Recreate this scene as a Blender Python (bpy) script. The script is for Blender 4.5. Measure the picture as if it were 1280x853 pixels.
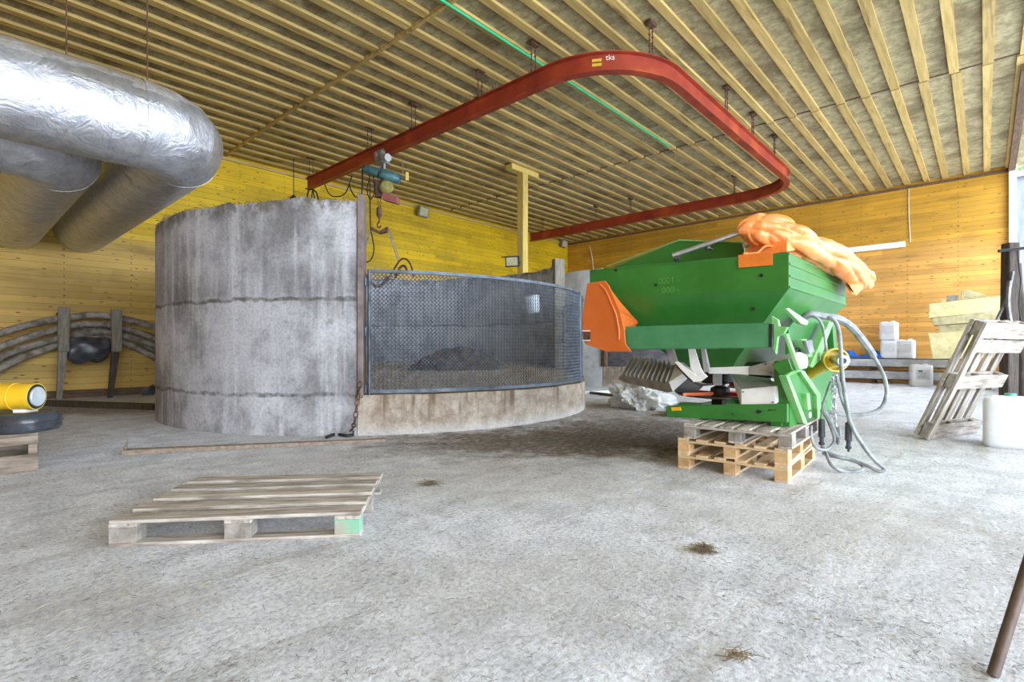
import bpy, bmesh, math, random
from mathutils import Vector, Matrix, noise
R = math.radians
random.seed(7)
for o in list(bpy.data.objects): bpy.data.objects.remove(o)
SC = bpy.context.scene
COL = SC.collection
S2, C2, H, F, HY = .6734, .7393, 1.05, 650.0, 437.0

# ------------------------------------------------------------------ camera, light
cd = bpy.data.cameras.new('camera'); cam = bpy.data.objects.new('camera', cd); COL.objects.link(cam)
cam.location = (0, 0, H); cam.rotation_euler = (R(90), 0, -math.atan2(C2, S2))
cd.sensor_width = 36; cd.lens = F/1280*36; cd.shift_y = 10.5/1280; cd.clip_start = .02
SC.camera = cam
SC.view_settings.view_transform = 'Standard'; SC.view_settings.look = 'None'
SC.view_settings.gamma = 1; SC.view_settings.use_curve_mapping = False
SC.view_settings.exposure = 0.9
wd = bpy.data.worlds.new('sky'); SC.world = wd; wd.use_nodes = True
bg = wd.node_tree.nodes['Background']; bg.inputs[0].default_value = (.78, .90, 1.06, 1); bg.inputs[1].default_value = 4.2
def area(name, loc, rot, sx, sy, power, colr=(1, 1, 1)):
    l = bpy.data.lights.new(name, 'AREA'); l.shape = 'RECTANGLE'; l.size = sx; l.size_y = sy; l.energy = power; l.color = colr
    o = bpy.data.objects.new(name, l); COL.objects.link(o); o.location = loc; o.rotation_euler = rot; return o
area('gate_daylight', (6, -9.2, 3.1), (R(90), 0, 0), 26, 6, 1100, (.86, .94, 1.05))           # daylight through the wide open side behind the camera

# ------------------------------------------------------------------ pixel/world helpers
def W(x, d, z=0.): return Vector((x*S2+d*C2, -x*C2+d*S2, z))
def DV(x, d, z=0.): return W(x, d, z)
def Q(px, py, d): return W((px-640)/F*d, d, H-(py-HY)/F*d)
def G(px, py, z=0.): return Q(px, py, F*(H-z)/(py-HY))
def PY(px, py, Y): return Q(px, py, Y/(-(px-640)/F*C2+S2))
def PX(px, py, X): return Q(px, py, X/((px-640)/F*S2+C2))
def lin(c):
    f = lambda v: (v/12.92 if v <= .04045 else ((v+.055)/1.055)**2.4)
    return tuple(f(v/255) for v in c)+(1,)

# ------------------------------------------------------------------ materials
def mat(name, c1, c2=None, scale=5, stretch=(1, 1, 1), rough=.6, metal=0., bump=.15, space='Object', lo=.35, hi=.65,
        spot=None, rand=0., spec=.5, alpha=1., detail=6, bscale=None, trans=0.):
    m = bpy.data.materials.new(name); m.use_nodes = True; nt = m.node_tree; N = nt.nodes; L = nt.links
    b = N['Principled BSDF']; b.inputs['Roughness'].default_value = rough; b.inputs['Metallic'].default_value = metal
    b.inputs['Specular IOR Level'].default_value = spec
    if alpha < 1: b.inputs['Alpha'].default_value = alpha
    if trans: b.inputs['Transmission Weight'].default_value = trans
    if space == 'World':
        g = N.new('ShaderNodeNewGeometry'); co = g.outputs['Position']
    else:
        g = N.new('ShaderNodeTexCoord'); co = g.outputs['Object']
    oi = N.new('ShaderNodeObjectInfo')
    mp = N.new('ShaderNodeMapping'); mp.inputs['Scale'].default_value = stretch
    off = N.new('ShaderNodeVectorMath'); off.operation = 'SCALE'; off.inputs[3].default_value = 37 if space != 'World' else 0
    cmb = N.new('ShaderNodeCombineXYZ')
    for i in range(3): L.new(oi.outputs['Random'], cmb.inputs[i])
    L.new(cmb.outputs[0], off.inputs[0]); L.new(off.outputs[0], mp.inputs['Location'])
    L.new(co, mp.inputs['Vector'])
    nz = N.new('ShaderNodeTexNoise'); nz.inputs['Scale'].default_value = scale; nz.inputs['Detail'].default_value = detail
    nz.inputs['Roughness'].default_value = .62
    L.new(mp.outputs[0], nz.inputs['Vector'])
    rp = N.new('ShaderNodeValToRGB'); rp.color_ramp.elements[0].position = lo; rp.color_ramp.elements[1].position = hi
    rp.color_ramp.elements[0].color = lin(c1); rp.color_ramp.elements[1].color = lin(c2 or c1)
    L.new(nz.outputs['Fac'], rp.inputs['Fac']); out = rp.outputs[0]
    if spot:
        n2 = N.new('ShaderNodeTexNoise'); n2.inputs['Scale'].default_value = spot[1]; n2.inputs['Detail'].default_value = 5
        L.new(mp.outputs[0], n2.inputs['Vector'])
        r2 = N.new('ShaderNodeMapRange'); r2.inputs[1].default_value = spot[2]; r2.inputs[2].default_value = spot[2]+.12; r2.inputs[4].default_value = spot[3] if len(spot) > 3 else 1
        L.new(n2.outputs['Fac'], r2.inputs[0])
        mx = N.new('ShaderNodeMix'); mx.data_type = 'RGBA'; L.new(r2.outputs[0], mx.inputs[0]); L.new(out, mx.inputs[6]); mx.inputs[7].default_value = lin(spot[0]); out = mx.outputs[2]
    if rand:
        hv = N.new('ShaderNodeHueSaturation'); mr = N.new('ShaderNodeMapRange'); mr.inputs[3].default_value = 1-rand; mr.inputs[4].default_value = 1+rand
        L.new(oi.outputs['Random'], mr.inputs[0]); L.new(mr.outputs[0], hv.inputs['Value']); L.new(out, hv.inputs['Color']); out = hv.outputs[0]
    L.new(out, b.inputs['Base Color'])
    if bump:
        bp = N.new('ShaderNodeBump'); bp.inputs['Strength'].default_value = bump; bp.inputs['Distance'].default_value = .02
        if bscale:
            n3 = N.new('ShaderNodeTexNoise'); n3.inputs['Scale'].default_value = bscale; n3.inputs['Detail'].default_value = 4; L.new(mp.outputs[0], n3.inputs['Vector']); L.new(n3.outputs['Fac'], bp.inputs['Height'])
        else: L.new(nz.outputs['Fac'], bp.inputs['Height'])
        L.new(bp.outputs[0], b.inputs['Normal'])
    return m

class NB:                                   # tiny node-graph builder
    def __init__(s, name, rough=.7, metal=0.):
        s.m = bpy.data.materials.new(name); s.m.use_nodes = True; s.N = s.m.node_tree.nodes; s.L = s.m.node_tree.links
        s.b = s.N['Principled BSDF']; s.b.inputs['Roughness'].default_value = rough; s.b.inputs['Metallic'].default_value = metal
        s.pos = s.N.new('ShaderNodeNewGeometry').outputs['Position']
    def put(s, sock, v):
        if isinstance(v, (int, float)): sock.default_value = v
        elif isinstance(v, tuple): sock.default_value = v
        else: s.L.new(v, sock)
    def math(s, op, a, b=0., c=0.):
        n = s.N.new('ShaderNodeMath'); n.operation = op
        for i, v in enumerate((a, b, c)): s.put(n.inputs[i], v)
        return n.outputs[0]
    def xyz(s):
        n = s.N.new('ShaderNodeSeparateXYZ'); s.L.new(s.pos, n.inputs[0]); return n.outputs
    def comb(s, x, y, z):
        n = s.N.new('ShaderNodeCombineXYZ')
        for i, v in enumerate((x, y, z)): s.put(n.inputs[i], v)
        return n.outputs[0]
    def noise(s, scale, detail=5, vec=None, stretch=None, rough=.6, dist=0.):
        n = s.N.new('ShaderNodeTexNoise'); n.inputs['Scale'].default_value = scale; n.inputs['Detail'].default_value = detail
        n.inputs['Roughness'].default_value = rough; n.inputs['Distortion'].default_value = dist
        v = vec or s.pos
        if stretch:
            mp = s.N.new('ShaderNodeMapping'); mp.inputs['Scale'].default_value = stretch; s.L.new(v, mp.inputs[0]); v = mp.outputs[0]
        s.L.new(v, n.inputs['Vector']); return n.outputs['Fac']
    def white(s, vec):
        n = s.N.new('ShaderNodeTexWhiteNoise'); n.noise_dimensions = '3D'; s.L.new(vec, n.inputs['Vector']); return n.outputs['Value']
    def vor(s, scale, vec):
        n = s.N.new('ShaderNodeTexVoronoi'); n.inputs['Scale'].default_value = scale; s.L.new(vec, n.inputs['Vector']); return n.outputs['Distance']
    def step(s, v, a, b, o0=0., o1=1.):
        n = s.N.new('ShaderNodeMapRange'); n.interpolation_type = 'SMOOTHSTEP'
        for i, x in enumerate((v, a, b, o0, o1)): s.put(n.inputs[i], x)
        return n.outputs[0]
    def mix(s, f, a, b):
        n = s.N.new('ShaderNodeMix'); n.data_type = 'RGBA'; s.put(n.inputs[0], f); s.put(n.inputs[6], a); s.put(n.inputs[7], b); return n.outputs[2]
    def mul(s, colr, v):
        n = s.N.new('ShaderNodeVectorMath'); n.operation = 'SCALE'; s.put(n.inputs[0], colr); s.put(n.inputs[3], v); return n.outputs[0]
    def done(s, colr, h=None, st=.3, dist=.02):
        s.L.new(colr, s.b.inputs['Base Color'])
        if h is not None:
            bp = s.N.new('ShaderNodeBump'); bp.inputs['Strength'].default_value = st; bp.inputs['Distance'].default_value = dist
            s.L.new(h, bp.inputs['Height']); s.L.new(bp.outputs[0], s.b.inputs['Normal'])
        return s.m

def plank_wall(name, hi_a, hi_b, lo_a, lo_b, zsplit, axis):
    """horizontal boards with knots, nail rows and an upper, stronger coloured course"""
    n = NB(name, .62); x, y, z = n.xyz(); u = (x, y)[axis]
    bh = .145
    bid = n.math('FLOOR', n.math('DIVIDE', z, bh)); fr = n.math('FRACT', n.math('DIVIDE', z, bh))
    uo = n.math('ADD', u, n.math('MULTIPLY', n.white(n.comb(bid, 3., 1.)), 9.))
    sid = n.math('FLOOR', n.math('DIVIDE', uo, 4.2))
    rnd = n.white(n.comb(bid, sid, 2.)); rnd2 = n.white(n.comb(sid, bid, 5.))
    grain = n.noise(2.2, 6, n.comb(n.math('MULTIPLY', uo, .35), n.math('MULTIPLY', bid, 3.7), n.math('MULTIPLY', z, 9.)), dist=.6)
    big = n.noise(.45, 4)
    wob = n.math('ADD', z, n.math('MULTIPLY', n.math('SUBTRACT', n.noise(.8, 4), .5), .9))
    up = n.step(wob, zsplit-.35, zsplit+.35)
    ca = n.mix(grain, lin(lo_a), lin(lo_b)); cb = n.mix(grain, lin(hi_a), lin(hi_b))
    c = n.mix(up, ca, cb)
    c = n.mul(c, n.math('ADD', n.math('MULTIPLY', rnd, .30), .80))
    c = n.mul(c, n.step(big, .3, .7, .82, 1.1))
    kv = n.vor(1.0, n.comb(n.math('MULTIPLY', uo, 3.4), n.math('MULTIPLY', bid, 1.7), n.math('MULTIPLY', n.math('ADD', z, n.math('MULTIPLY', rnd, .1)), 12.)))
    kn = n.math('MULTIPLY', n.step(kv, .06, .20, 1., 0.), n.step(n.noise(.9, 3), .34, .50))
    c = n.mix(n.math('MULTIPLY', kn, .92), c, lin((84, 48, 18)))
    seam = n.step(n.math('ABSOLUTE', n.math('SUBTRACT', fr, .5)), .455, .497)
    nu = n.math('FRACT', n.math('DIVIDE', u, 1.2))
    nail = n.math('MULTIPLY', n.step(n.math('ABSOLUTE', n.math('SUBTRACT', nu, .5)), .009, .013, 1., 0.), n.step(n.math('ABSOLUTE', n.math('SUBTRACT', fr, .25)), .07, .10, 1., 0.))
    c = n.mix(n.math('MULTIPLY', seam, .55), c, lin((70, 44, 16)))
    c = n.mix(n.math('MULTIPLY', nail, .7), c, lin((40, 28, 16)))
    st = n.step(n.noise(1.3, 6, stretch=(.5, .5, 2.4)), .56, .72)
    c = n.mix(n.math('MULTIPLY', st, .35), c, lin((96, 66, 26)))
    return n.done(c, n.math('SUBTRACT', grain, n.math('MULTIPLY', seam, 1.5)), .25, .01)

def floor_mat():
    n = NB('dusty_concrete', .86)
    big = n.noise(.5, 6); mid = n.noise(3.2, 8, rough=.7); fine = n.noise(42, 8, rough=.75); fl = n.noise(130, 3)
    drag = n.noise(1.5, 6, stretch=(.5, 3., 1), dist=.8)
    c = n.mix(n.step(mid, .34, .66), lin((198, 201, 208)), lin((238, 241, 248)))
    c = n.mix(n.step(big, .38, .66, 0., .55), c, lin((208, 208, 209)))
    c = n.mix(n.math('MULTIPLY', n.step(drag, .52, .70), .45), c, lin((158, 152, 146)))
    c = n.mul(c, n.step(fine, .30, .60, .50, 1.08))
    c = n.mix(n.step(fl, .61, .68, 0., .7), c, lin((104, 98, 90)))
    # trampled dung and chaff in front of the pits
    x, y, z = n.xyz()
    def patch(p, rx, ry, amt, colr, ang=0.):
        nonlocal c
        mp = n.N.new('ShaderNodeMapping'); mp.vector_type = 'TEXTURE'
        mp.inputs['Location'].default_value = (p.x, p.y, 0); mp.inputs['Rotation'].default_value = (0, 0, ang); mp.inputs['Scale'].default_value = (rx, ry, 1)
        n.L.new(n.pos, mp.inputs[0]); ln = n.N.new('ShaderNodeVectorMath'); ln.operation = 'LENGTH'; n.L.new(mp.outputs[0], ln.inputs[0])
        d = n.math('ADD', ln.outputs['Value'], n.math('MULTIPLY', n.math('SUBTRACT', n.noise(2.4, 7, rough=.7), .5), 2.0))
        c = n.mix(n.math('MULTIPLY', n.step(d, .45, 1.15, amt, 0.), n.step(n.noise(14, 6, rough=.7), .3, .62, .45, 1.)), c, lin(colr))
    yaw = -math.atan2(C2, S2)
    patch(G(690, 552), 2.2, 1.1, .95, (100, 82, 60), yaw)
    patch(G(800, 540), 2.2, 1.6, .9, (94, 78, 58), yaw+.5)
    patch(G(600, 600), 1.6, .9, .4, (168, 160, 146), yaw)
    patch(G(980, 640), 1.3, .8, .35, (172, 162, 146), yaw)
    patch(G(640, 740), 1.0, .5, .35, (160, 152, 142), yaw)
    patch(G(740, 510), 2.6, 2.0, .6, (142, 130, 112), yaw)
    patch(G(120, 512), 2.2, .9, .75, (96, 84, 74), yaw)
    patch(G(150, 760), .5, .25, .4, (150, 145, 138), yaw)
    h = n.math('ADD', n.math('MULTIPLY', fine, .6), n.math('ADD', n.math('MULTIPLY', mid, .9), n.math('MULTIPLY', drag, .6)))
    return n.done(c, h, .65, .03)

def ceil_mat():
    n = NB('insulation_batts', .9)
    a = n.noise(1.1, 6); w = n.noise(7, 8, rough=.75); wr = n.noise(2.6, 5, stretch=(4., .35, 1), dist=1.2)
    c = n.mix(n.step(w, .3, .68), lin((140, 128, 92)), lin((192, 180, 138)))
    c = n.mix(n.step(a, .46, .66, 0., .6), c, lin((96, 80, 48)))
    c = n.mix(n.step(wr, .58, .66, 0., .45), c, lin((92, 78, 46)))
    return n.done(c, n.math('ADD', w, n.math('MULTIPLY', wr, 1.2)), .5, .04)

def tank_mat():
    n = NB('board_cast_concrete', .85); x, y, z = n.xyz()
    a = n.noise(.9, 7, rough=.65); b = n.noise(5, 8, rough=.7); fine = n.noise(30, 6); drip = n.noise(2.2, 7, stretch=(3., 3., .22))
    c = n.mix(n.step(a, .36, .62), lin((122, 120, 122)), lin((186, 187, 192)))
    c = n.mix(n.step(drip, .48, .68, 0., .55), c, lin((206, 208, 212)))
    c = n.mix(n.step(b, .54, .74, 0., .6), c, lin((98, 95, 96)))
    c = n.mul(c, n.step(fine, .3, .6, .8, 1.05))
    # pale algae-free lower pour, grimy upper pour
    zz = n.math('ADD', z, n.math('MULTIPLY', n.math('SUBTRACT', n.noise(3, 5), .5), .16))
    c = n.mul(c, n.step(zz, .45, .6, 1.08, .94))
    grime = n.math('MULTIPLY', n.step(zz, 1.6, 1.75), n.step(zz, 1.75, 2.35, 1., 0.))
    c = n.mix(n.math('MULTIPLY', grime, n.step(drip, .35, .6, .55, .1)), c, lin((92, 90, 92)))
    for zj in (.50, 1.66):
        j = n.step(n.math('ABSOLUTE', n.math('SUBTRACT', zz, zj)), .010, .034, 1., 0.)
        c = n.mix(n.math('MULTIPLY', j, n.step(b, .35, .6, .2, .85)), c, lin((74, 70, 64)))
    tp = n.math('MULTIPLY', n.step(zz, 2.6, 2.84), n.step(b, .42, .58))
    c = n.mix(n.math('MULTIPLY', tp, .8), c, lin((88, 82, 62)))
    return n.done(c, n.math('ADD', n.math('MULTIPLY', fine, .5), b), .4, .02)

def curb_mat():
    n = NB('stained_curb_concrete', .85); x, y, z = n.xyz()
    b = n.noise(4, 8, rough=.7); drip = n.noise(3.5, 6, stretch=(3., 3., .2)); fine = n.noise(30, 5)
    c = n.mix(n.step(b, .35, .65), lin((142, 126, 110)), lin((182, 170, 154)))
    c = n.mix(n.math('MULTIPLY', n.step(drip, .5, .66), n.step(z, .05, .48, .1, .85)), c, lin((98, 78, 58)))
    c = n.mix(n.step(z, .0, .16, .6, 0.), c, lin((196, 196, 196)))
    c = n.mul(c, n.step(fine, .3, .6, .82, 1.05))
    return n.done(c, n.math('ADD', b, fine), .35, .02)

M = {}
M['wall_back'] = plank_wall('yellow_planks', (206, 166, 8), (238, 202, 22), (196, 156, 66), (222, 188, 104), 3.6, 0)
M['wall_right'] = plank_wall('orange_planks', (186, 134, 34), (218, 166, 52), (206, 146, 62), (232, 178, 96), 4.2, 1)
M['floor'] = floor_mat(); M['ceil'] = ceil_mat(); M['tank'] = tank_mat(); M['curb'] = curb_mat()
M['yard'] = mat('yard', (170, 168, 164), (196, 194, 190), 1.2, space='World')
M['batten'] = mat('pine_batten', (180, 152, 88), (212, 184, 116), 3, (.4, 5, 5), .6, rand=.14, spot=((112, 80, 42), 2.2, .60, .8))
def foil_mat():
    n = NB('crinkled_foil', .36, .9)
    tc = n.N.new('ShaderNodeTexCoord').outputs['Object']; sp_ = n.N.new('ShaderNodeSeparateXYZ'); n.L.new(tc, sp_.inputs[0])
    big = n.noise(1.4, 5, tc); fine = n.noise(8, 7, tc, rough=.7); cr = n.noise(3.5, 6, tc, (1, 1, 1), dist=2.2)
    c = n.mix(n.step(fine, .3, .7), lin((190, 193, 202)), lin((224, 226, 232)))
    d = n.step(n.math('ADD', sp_.outputs[2], n.math('MULTIPLY', n.math('SUBTRACT', n.noise(2.6, 7, tc, rough=.7), .5), .5)), .26, .36)
    c = n.mix(n.math('MULTIPLY', d, .85), c, lin((138, 126, 104)))
    c = n.mix(n.math('MULTIPLY', n.step(cr, .60, .70), .5), c, lin((120, 112, 100)))
    n.L.new(n.math('SUBTRACT', .92, n.math('MULTIPLY', d, .8)), n.b.inputs['Metallic'])
    n.L.new(n.math('ADD', n.step(big, .35, .65, .42, .56), n.math('MULTIPLY', d, .4)), n.b.inputs['Roughness'])
    return n.done(c, n.math('ADD', n.math('MULTIPLY', n.math('ABSOLUTE', n.math('SUBTRACT', cr, .5)), 1.6), n.math('MULTIPLY', fine, .35)), .42, .05)
M['foil'] = foil_mat()
M['rail'] = mat('red_oxide_steel', (136, 46, 28), (168, 64, 38), 2.5, (1, 1, 1), .5, .1, .08, spot=((196, 92, 44), 1.2, .54, .7))  # orange noise patches put the warm light on the rail into its colour
M['steel'] = mat('galvanised', (168, 172, 178), (206, 208, 212), 8, rough=.38, metal=.75, bump=.05)
M['dull_steel'] = mat('dull_steel', (122, 122, 124), (164, 164, 166), 6, rough=.5, metal=.5, bump=.1)
M['rusty'] = mat('rusty_steel', (78, 56, 44), (120, 88, 68), 9, rough=.75, metal=.3, bump=.3)
M['mesh'] = mat('dark_mesh_steel', (72, 82, 96), (112, 122, 134), 9, rough=.5, metal=.2, bump=.05)
M['gateframe'] = mat('gate_frame_steel', (58, 66, 76), (104, 112, 122), 5, rough=.5, metal=.4, bump=.1)
M['channel'] = mat('brown_grey_channel', (98, 86, 84), (134, 120, 116), 6, rough=.7, bump=.2)
M['green'] = mat('green_paint', (46, 112, 44), (58, 128, 52), 2.5, (1, 1, 1), .28, 0, .04, rand=0, spot=((96, 150, 96), 2.2, .68, .35))
M['green_grey'] = mat('dusty_green_paint', (62, 128, 84), (82, 146, 100), 3, rough=.42, bump=.05)
M['green_light'] = mat('worn_light_green', (104, 178, 100), (150, 200, 132), 4, rough=.4, bump=.05)
M['orange'] = mat('orange_plastic', (208, 104, 40), (220, 116, 50), 2, rough=.45, bump=.05)
M['orange_dark'] = mat('orange_sheet', (214, 110, 30), (232, 130, 44), 6, rough=.6)
M['tarp'] = mat('orange_tarp', (238, 132, 58), (250, 168, 104), 4, rough=.34, bump=.12, bscale=5)
M['whitepaint'] = mat('white_enamel', (232, 233, 232), (244, 244, 242), 5, rough=.4, bump=.05)
M['greysheet'] = mat('grey_sheet', (150, 152, 154), (186, 188, 190), 5, rough=.42, metal=.4, bump=.05)
M['louver'] = mat('grey_louver', (196, 194, 190), (226, 225, 222), 7, rough=.55, bump=.1)
M['louver_dark'] = mat('louver_frame', (128, 120, 110), (160, 152, 142), 7, rough=.6, bump=.1)
M['black'] = mat('black_rubber', (22, 22, 24), (38, 38, 40), 8, rough=.5, bump=.1)
M['darkdisc'] = mat('dark_disc', (44, 36, 38), (66, 54, 54), 6, rough=.35, metal=.6, bump=.05)
M['red'] = mat('red_vane', (168, 34, 34), (188, 48, 42), 6, rough=.4)
M['vane'] = mat('orange_vane', (212, 96, 54), (226, 120, 80), 6, rough=.4)
M['ptoyellow'] = mat('yellow_guard', (196, 170, 44), (216, 192, 70), 5, rough=.45, bump=.05)
M['amber'] = mat('amber_reflector', (236, 172, 24), (246, 190, 40), 6, rough=.25)
M['hose'] = mat('grey_hose', (108, 112, 116), (156, 160, 162), 12, rough=.5, bump=.1)
M['greywood'] = mat('weathered_wood', (128, 116, 104), (196, 188, 178), 3, (1.2, 9, 9), .85, 0, .35, rand=.12, spot=((96, 82, 70), 5, .64, .6))
M['greywood_y'] = mat('weathered_wood_cross', (128, 116, 104), (196, 188, 178), 3, (9, 1.2, 9), .85, 0, .35, rand=.12)
M['greywood_d'] = mat('weathered_wood_dark', (98, 84, 72), (150, 136, 120), 3, (1.2, 9, 9), .85, 0, .35, rand=.12)
M['newwood'] = mat('new_pallet_wood', (192, 162, 122), (220, 196, 160), 3, (1.2, 9, 9), .7, 0, .2, rand=.1, spot=((158, 112, 66), 4, .68, .6))
M['newwood_y'] = mat('new_pallet_wood_cross', (192, 162, 122), (220, 196, 160), 3, (9, 1.2, 9), .7, 0, .2, rand=.1)
M['endwood'] = mat('pallet_block', (180, 142, 94), (208, 172, 124), 10, rough=.8, rand=.12, bump=.3)
M['greyblock'] = mat('grey_block', (112, 106, 98), (158, 150, 140), 12, rough=.9, rand=.1, bump=.4)
M['greenblock'] = mat('green_painted_block', (92, 160, 130), (140, 178, 150), 5, rough=.8, spot=((160, 146, 130), 5, .54, .9), bump=.3)
M['plank'] = mat('dirty_plank', (122, 106, 92), (158, 144, 130), 3, (8, 1.2, 8), .85, bump=.35)
M['postwood'] = mat('post_wood', (196, 168, 80), (216, 192, 112), 3, (8, 8, 1), .7, bump=.2, spot=((110, 84, 46), 3, .64, .7))
M['white_plastic'] = mat('white_hdpe', (226, 229, 233), (242, 243, 246), 3, rough=.35, bump=.03, spot=((190, 190, 190), 4, .62, .5))
M['label'] = mat('canister_label', (206, 208, 212), (222, 222, 226), 9, rough=.6)
M['ink'] = mat('faded_ink', (96, 98, 104), (136, 138, 142), 20, rough=.7)
M['teal'] = mat('teal_cap', (70, 160, 146), (90, 176, 162), 5, rough=.4)
M['foam'] = mat('insulation_foam', (200, 186, 132), (220, 208, 158), 6, rough=.9, bump=.3, spot=((176, 160, 112), 5, .62, .5))
M['foam_d'] = mat('dirty_insulation_foam', (164, 152, 112), (196, 184, 144), 6, rough=.9, bump=.3, spot=((140, 126, 92), 5, .58, .6))
M['hosepipe'] = mat('dirty_slurry_hose', (104, 94, 82), (164, 156, 144), 6, rough=.8, bump=.35, spot=((76, 66, 56), 4, .58, .7))
M['oldpost'] = mat('grey_board', (110, 104, 92), (148, 142, 128), 4, (8, 8, 1), .85, bump=.3)
M['darkpost'] = mat('dark_old_wood', (48, 40, 34), (82, 70, 60), 4, (8, 8, 1), .8, bump=.4)
M['bag'] = mat('black_sheeting', (46, 46, 50), (84, 84, 90), 5, rough=.35, bump=.6, bscale=6)
M['rag'] = mat('grey_rag', (104, 104, 106), (150, 150, 150), 8, rough=.9, bump=.4)
M['hyellow'] = mat('yellow_heater', (226, 180, 34), (240, 196, 50), 3, rough=.38, bump=.05)
M['heaterface'] = mat('pale_disc', (176, 186, 192), (206, 214, 218), 6, rough=.35, metal=.3)
M['tankgrey'] = mat('dark_plastic_tank', (44, 48, 54), (66, 70, 76), 5, rough=.25, bump=.03)
M['teal_motor'] = mat('teal_motor', (58, 100, 106), (92, 136, 140), 8, rough=.5, metal=.2, bump=.1)
M['sack'] = mat('chain_sack', (122, 112, 60), (166, 154, 92), 12, rough=.9, bump=.5)
M['pinkred'] = mat('faded_red_box', (146, 84, 78), (168, 104, 96), 8, rough=.6)
M['yellowbox'] = mat('yellow_pendant', (226, 208, 90), (238, 222, 120), 5, rough=.5)
M['greenpipe'] = mat('green_conduit', (42, 170, 112), (60, 190, 130), 5, rough=.4)
M['cable'] = mat('black_cable', (28, 26, 24), (46, 42, 38), 8, rough=.6)
M['stringm'] = mat('pale_cord', (206, 198, 180), (226, 220, 204), 8, rough=.8)
M['rod'] = mat('brown_rod', (88, 74, 66), (112, 96, 86), 5, (6, 6, 1), .55, .2, .1)
M['blue'] = mat('blue_tarp', (18, 84, 176), (36, 112, 206), 6, rough=.45, bump=.6, bscale=9)
M['wrap'] = mat('plastic_wrap', (212, 214, 214), (240, 240, 238), 5, rough=.22, bump=.25, bscale=5, alpha=.8)
M['straw'] = mat('straw', (176, 160, 116), (214, 202, 164), 20, rough=.9, rand=.1)
M['chaff'] = mat('chaff', (78, 74, 68), (120, 114, 104), 20, rough=.9)
M['straw_d'] = mat('dark_straw', (92, 78, 58), (142, 124, 94), 20, rough=.9)
M['manure'] = mat('straw_manure', (66, 54, 42), (112, 96, 78), 9, rough=.95, bump=.8, space='World')
M['bedding'] = mat('pale_bedding', (176, 160, 136), (206, 192, 168), 5, rough=.95, bump=.7, space='World')
M['bucket'] = mat('pale_bucket', (176, 192, 208), (206, 216, 226), 4, rough=.45, bump=.05)
M['pale_conc'] = mat('pale_concrete', (182, 188, 194), (222, 226, 230), 2.2, rough=.85, bump=.3, space='World', spot=((150, 152, 154), 3, .6, .7))
M['dark_board'] = mat('dark_boards', (60, 60, 66), (104, 98, 98), 4, (1, 1, 4), .7, bump=.3, spot=((112, 78, 58), 3, .6, .6), space='World')
M['sheet_door'] = mat('pale_sheet', (96, 100, 108), (122, 126, 132), 3, (1, 1, .3), .6, bump=.1, space='World')
M['framewhite'] = mat('white_jamb', (214, 206, 198), (232, 226, 220), 5, rough=.6)
M['darktrim'] = mat('dark_beam', (86, 66, 48), (120, 94, 68), 4, (1, 4, 4), .8, bump=.3, space='World')
M['leaf'] = mat('leaves', (76, 112, 44), (136, 164, 84), 8, rough=.7)
M['bark'] = mat('bark', (84, 70, 56), (120, 104, 86), 8, rough=.9, bump=.5)
M['glasslamp'] = mat('lamp_glass', (186, 184, 150), (206, 202, 168), 5, rough=.15)
M['paintwhite'] = mat('white_lettering', (232, 228, 216), rough=.6, bump=0)
M['paintyellow'] = mat('yellow_stripe', (206, 176, 60), rough=.6, bump=0)
M['stamp'] = mat('embossed_marks', (88, 152, 78), rough=.4, bump=0)
em = bpy.data.materials.new('tube_glow'); em.use_nodes = True
em.node_tree.nodes['Principled BSDF'].inputs['Emission Color'].default_value = (1, .98, .92, 1)
em.node_tree.nodes['Principled BSDF'].inputs['Emission Strength'].default_value = .35
em.node_tree.nodes['Principled BSDF'].inputs['Base Color'].default_value = (.85, .85, .82, 1); M['tube'] = em
gl = mat('window_glass', (225, 235, 230), rough=.08, trans=.9, bump=0); M['glass'] = gl

# ------------------------------------------------------------------ mesh builder
def thing(name, label, cat, loc, group=None):
    o = bpy.data.objects.new(name, None); COL.objects.link(o); o.location = loc; o.empty_display_size = .1
    o['label'] = label; o['category'] = cat
    if group: o['group'] = group
    return o
def tag(o, label, cat, group=None):
    o['label'] = label; o['category'] = cat
    if group: o['group'] = group
    return o
def struct(o): o['kind'] = 'structure'; return o
WORLDLOC = {}
def wloc(o):
    v = Vector(o.location)
    while o.parent: o = o.parent; v += Vector(o.location)
    return v

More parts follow.
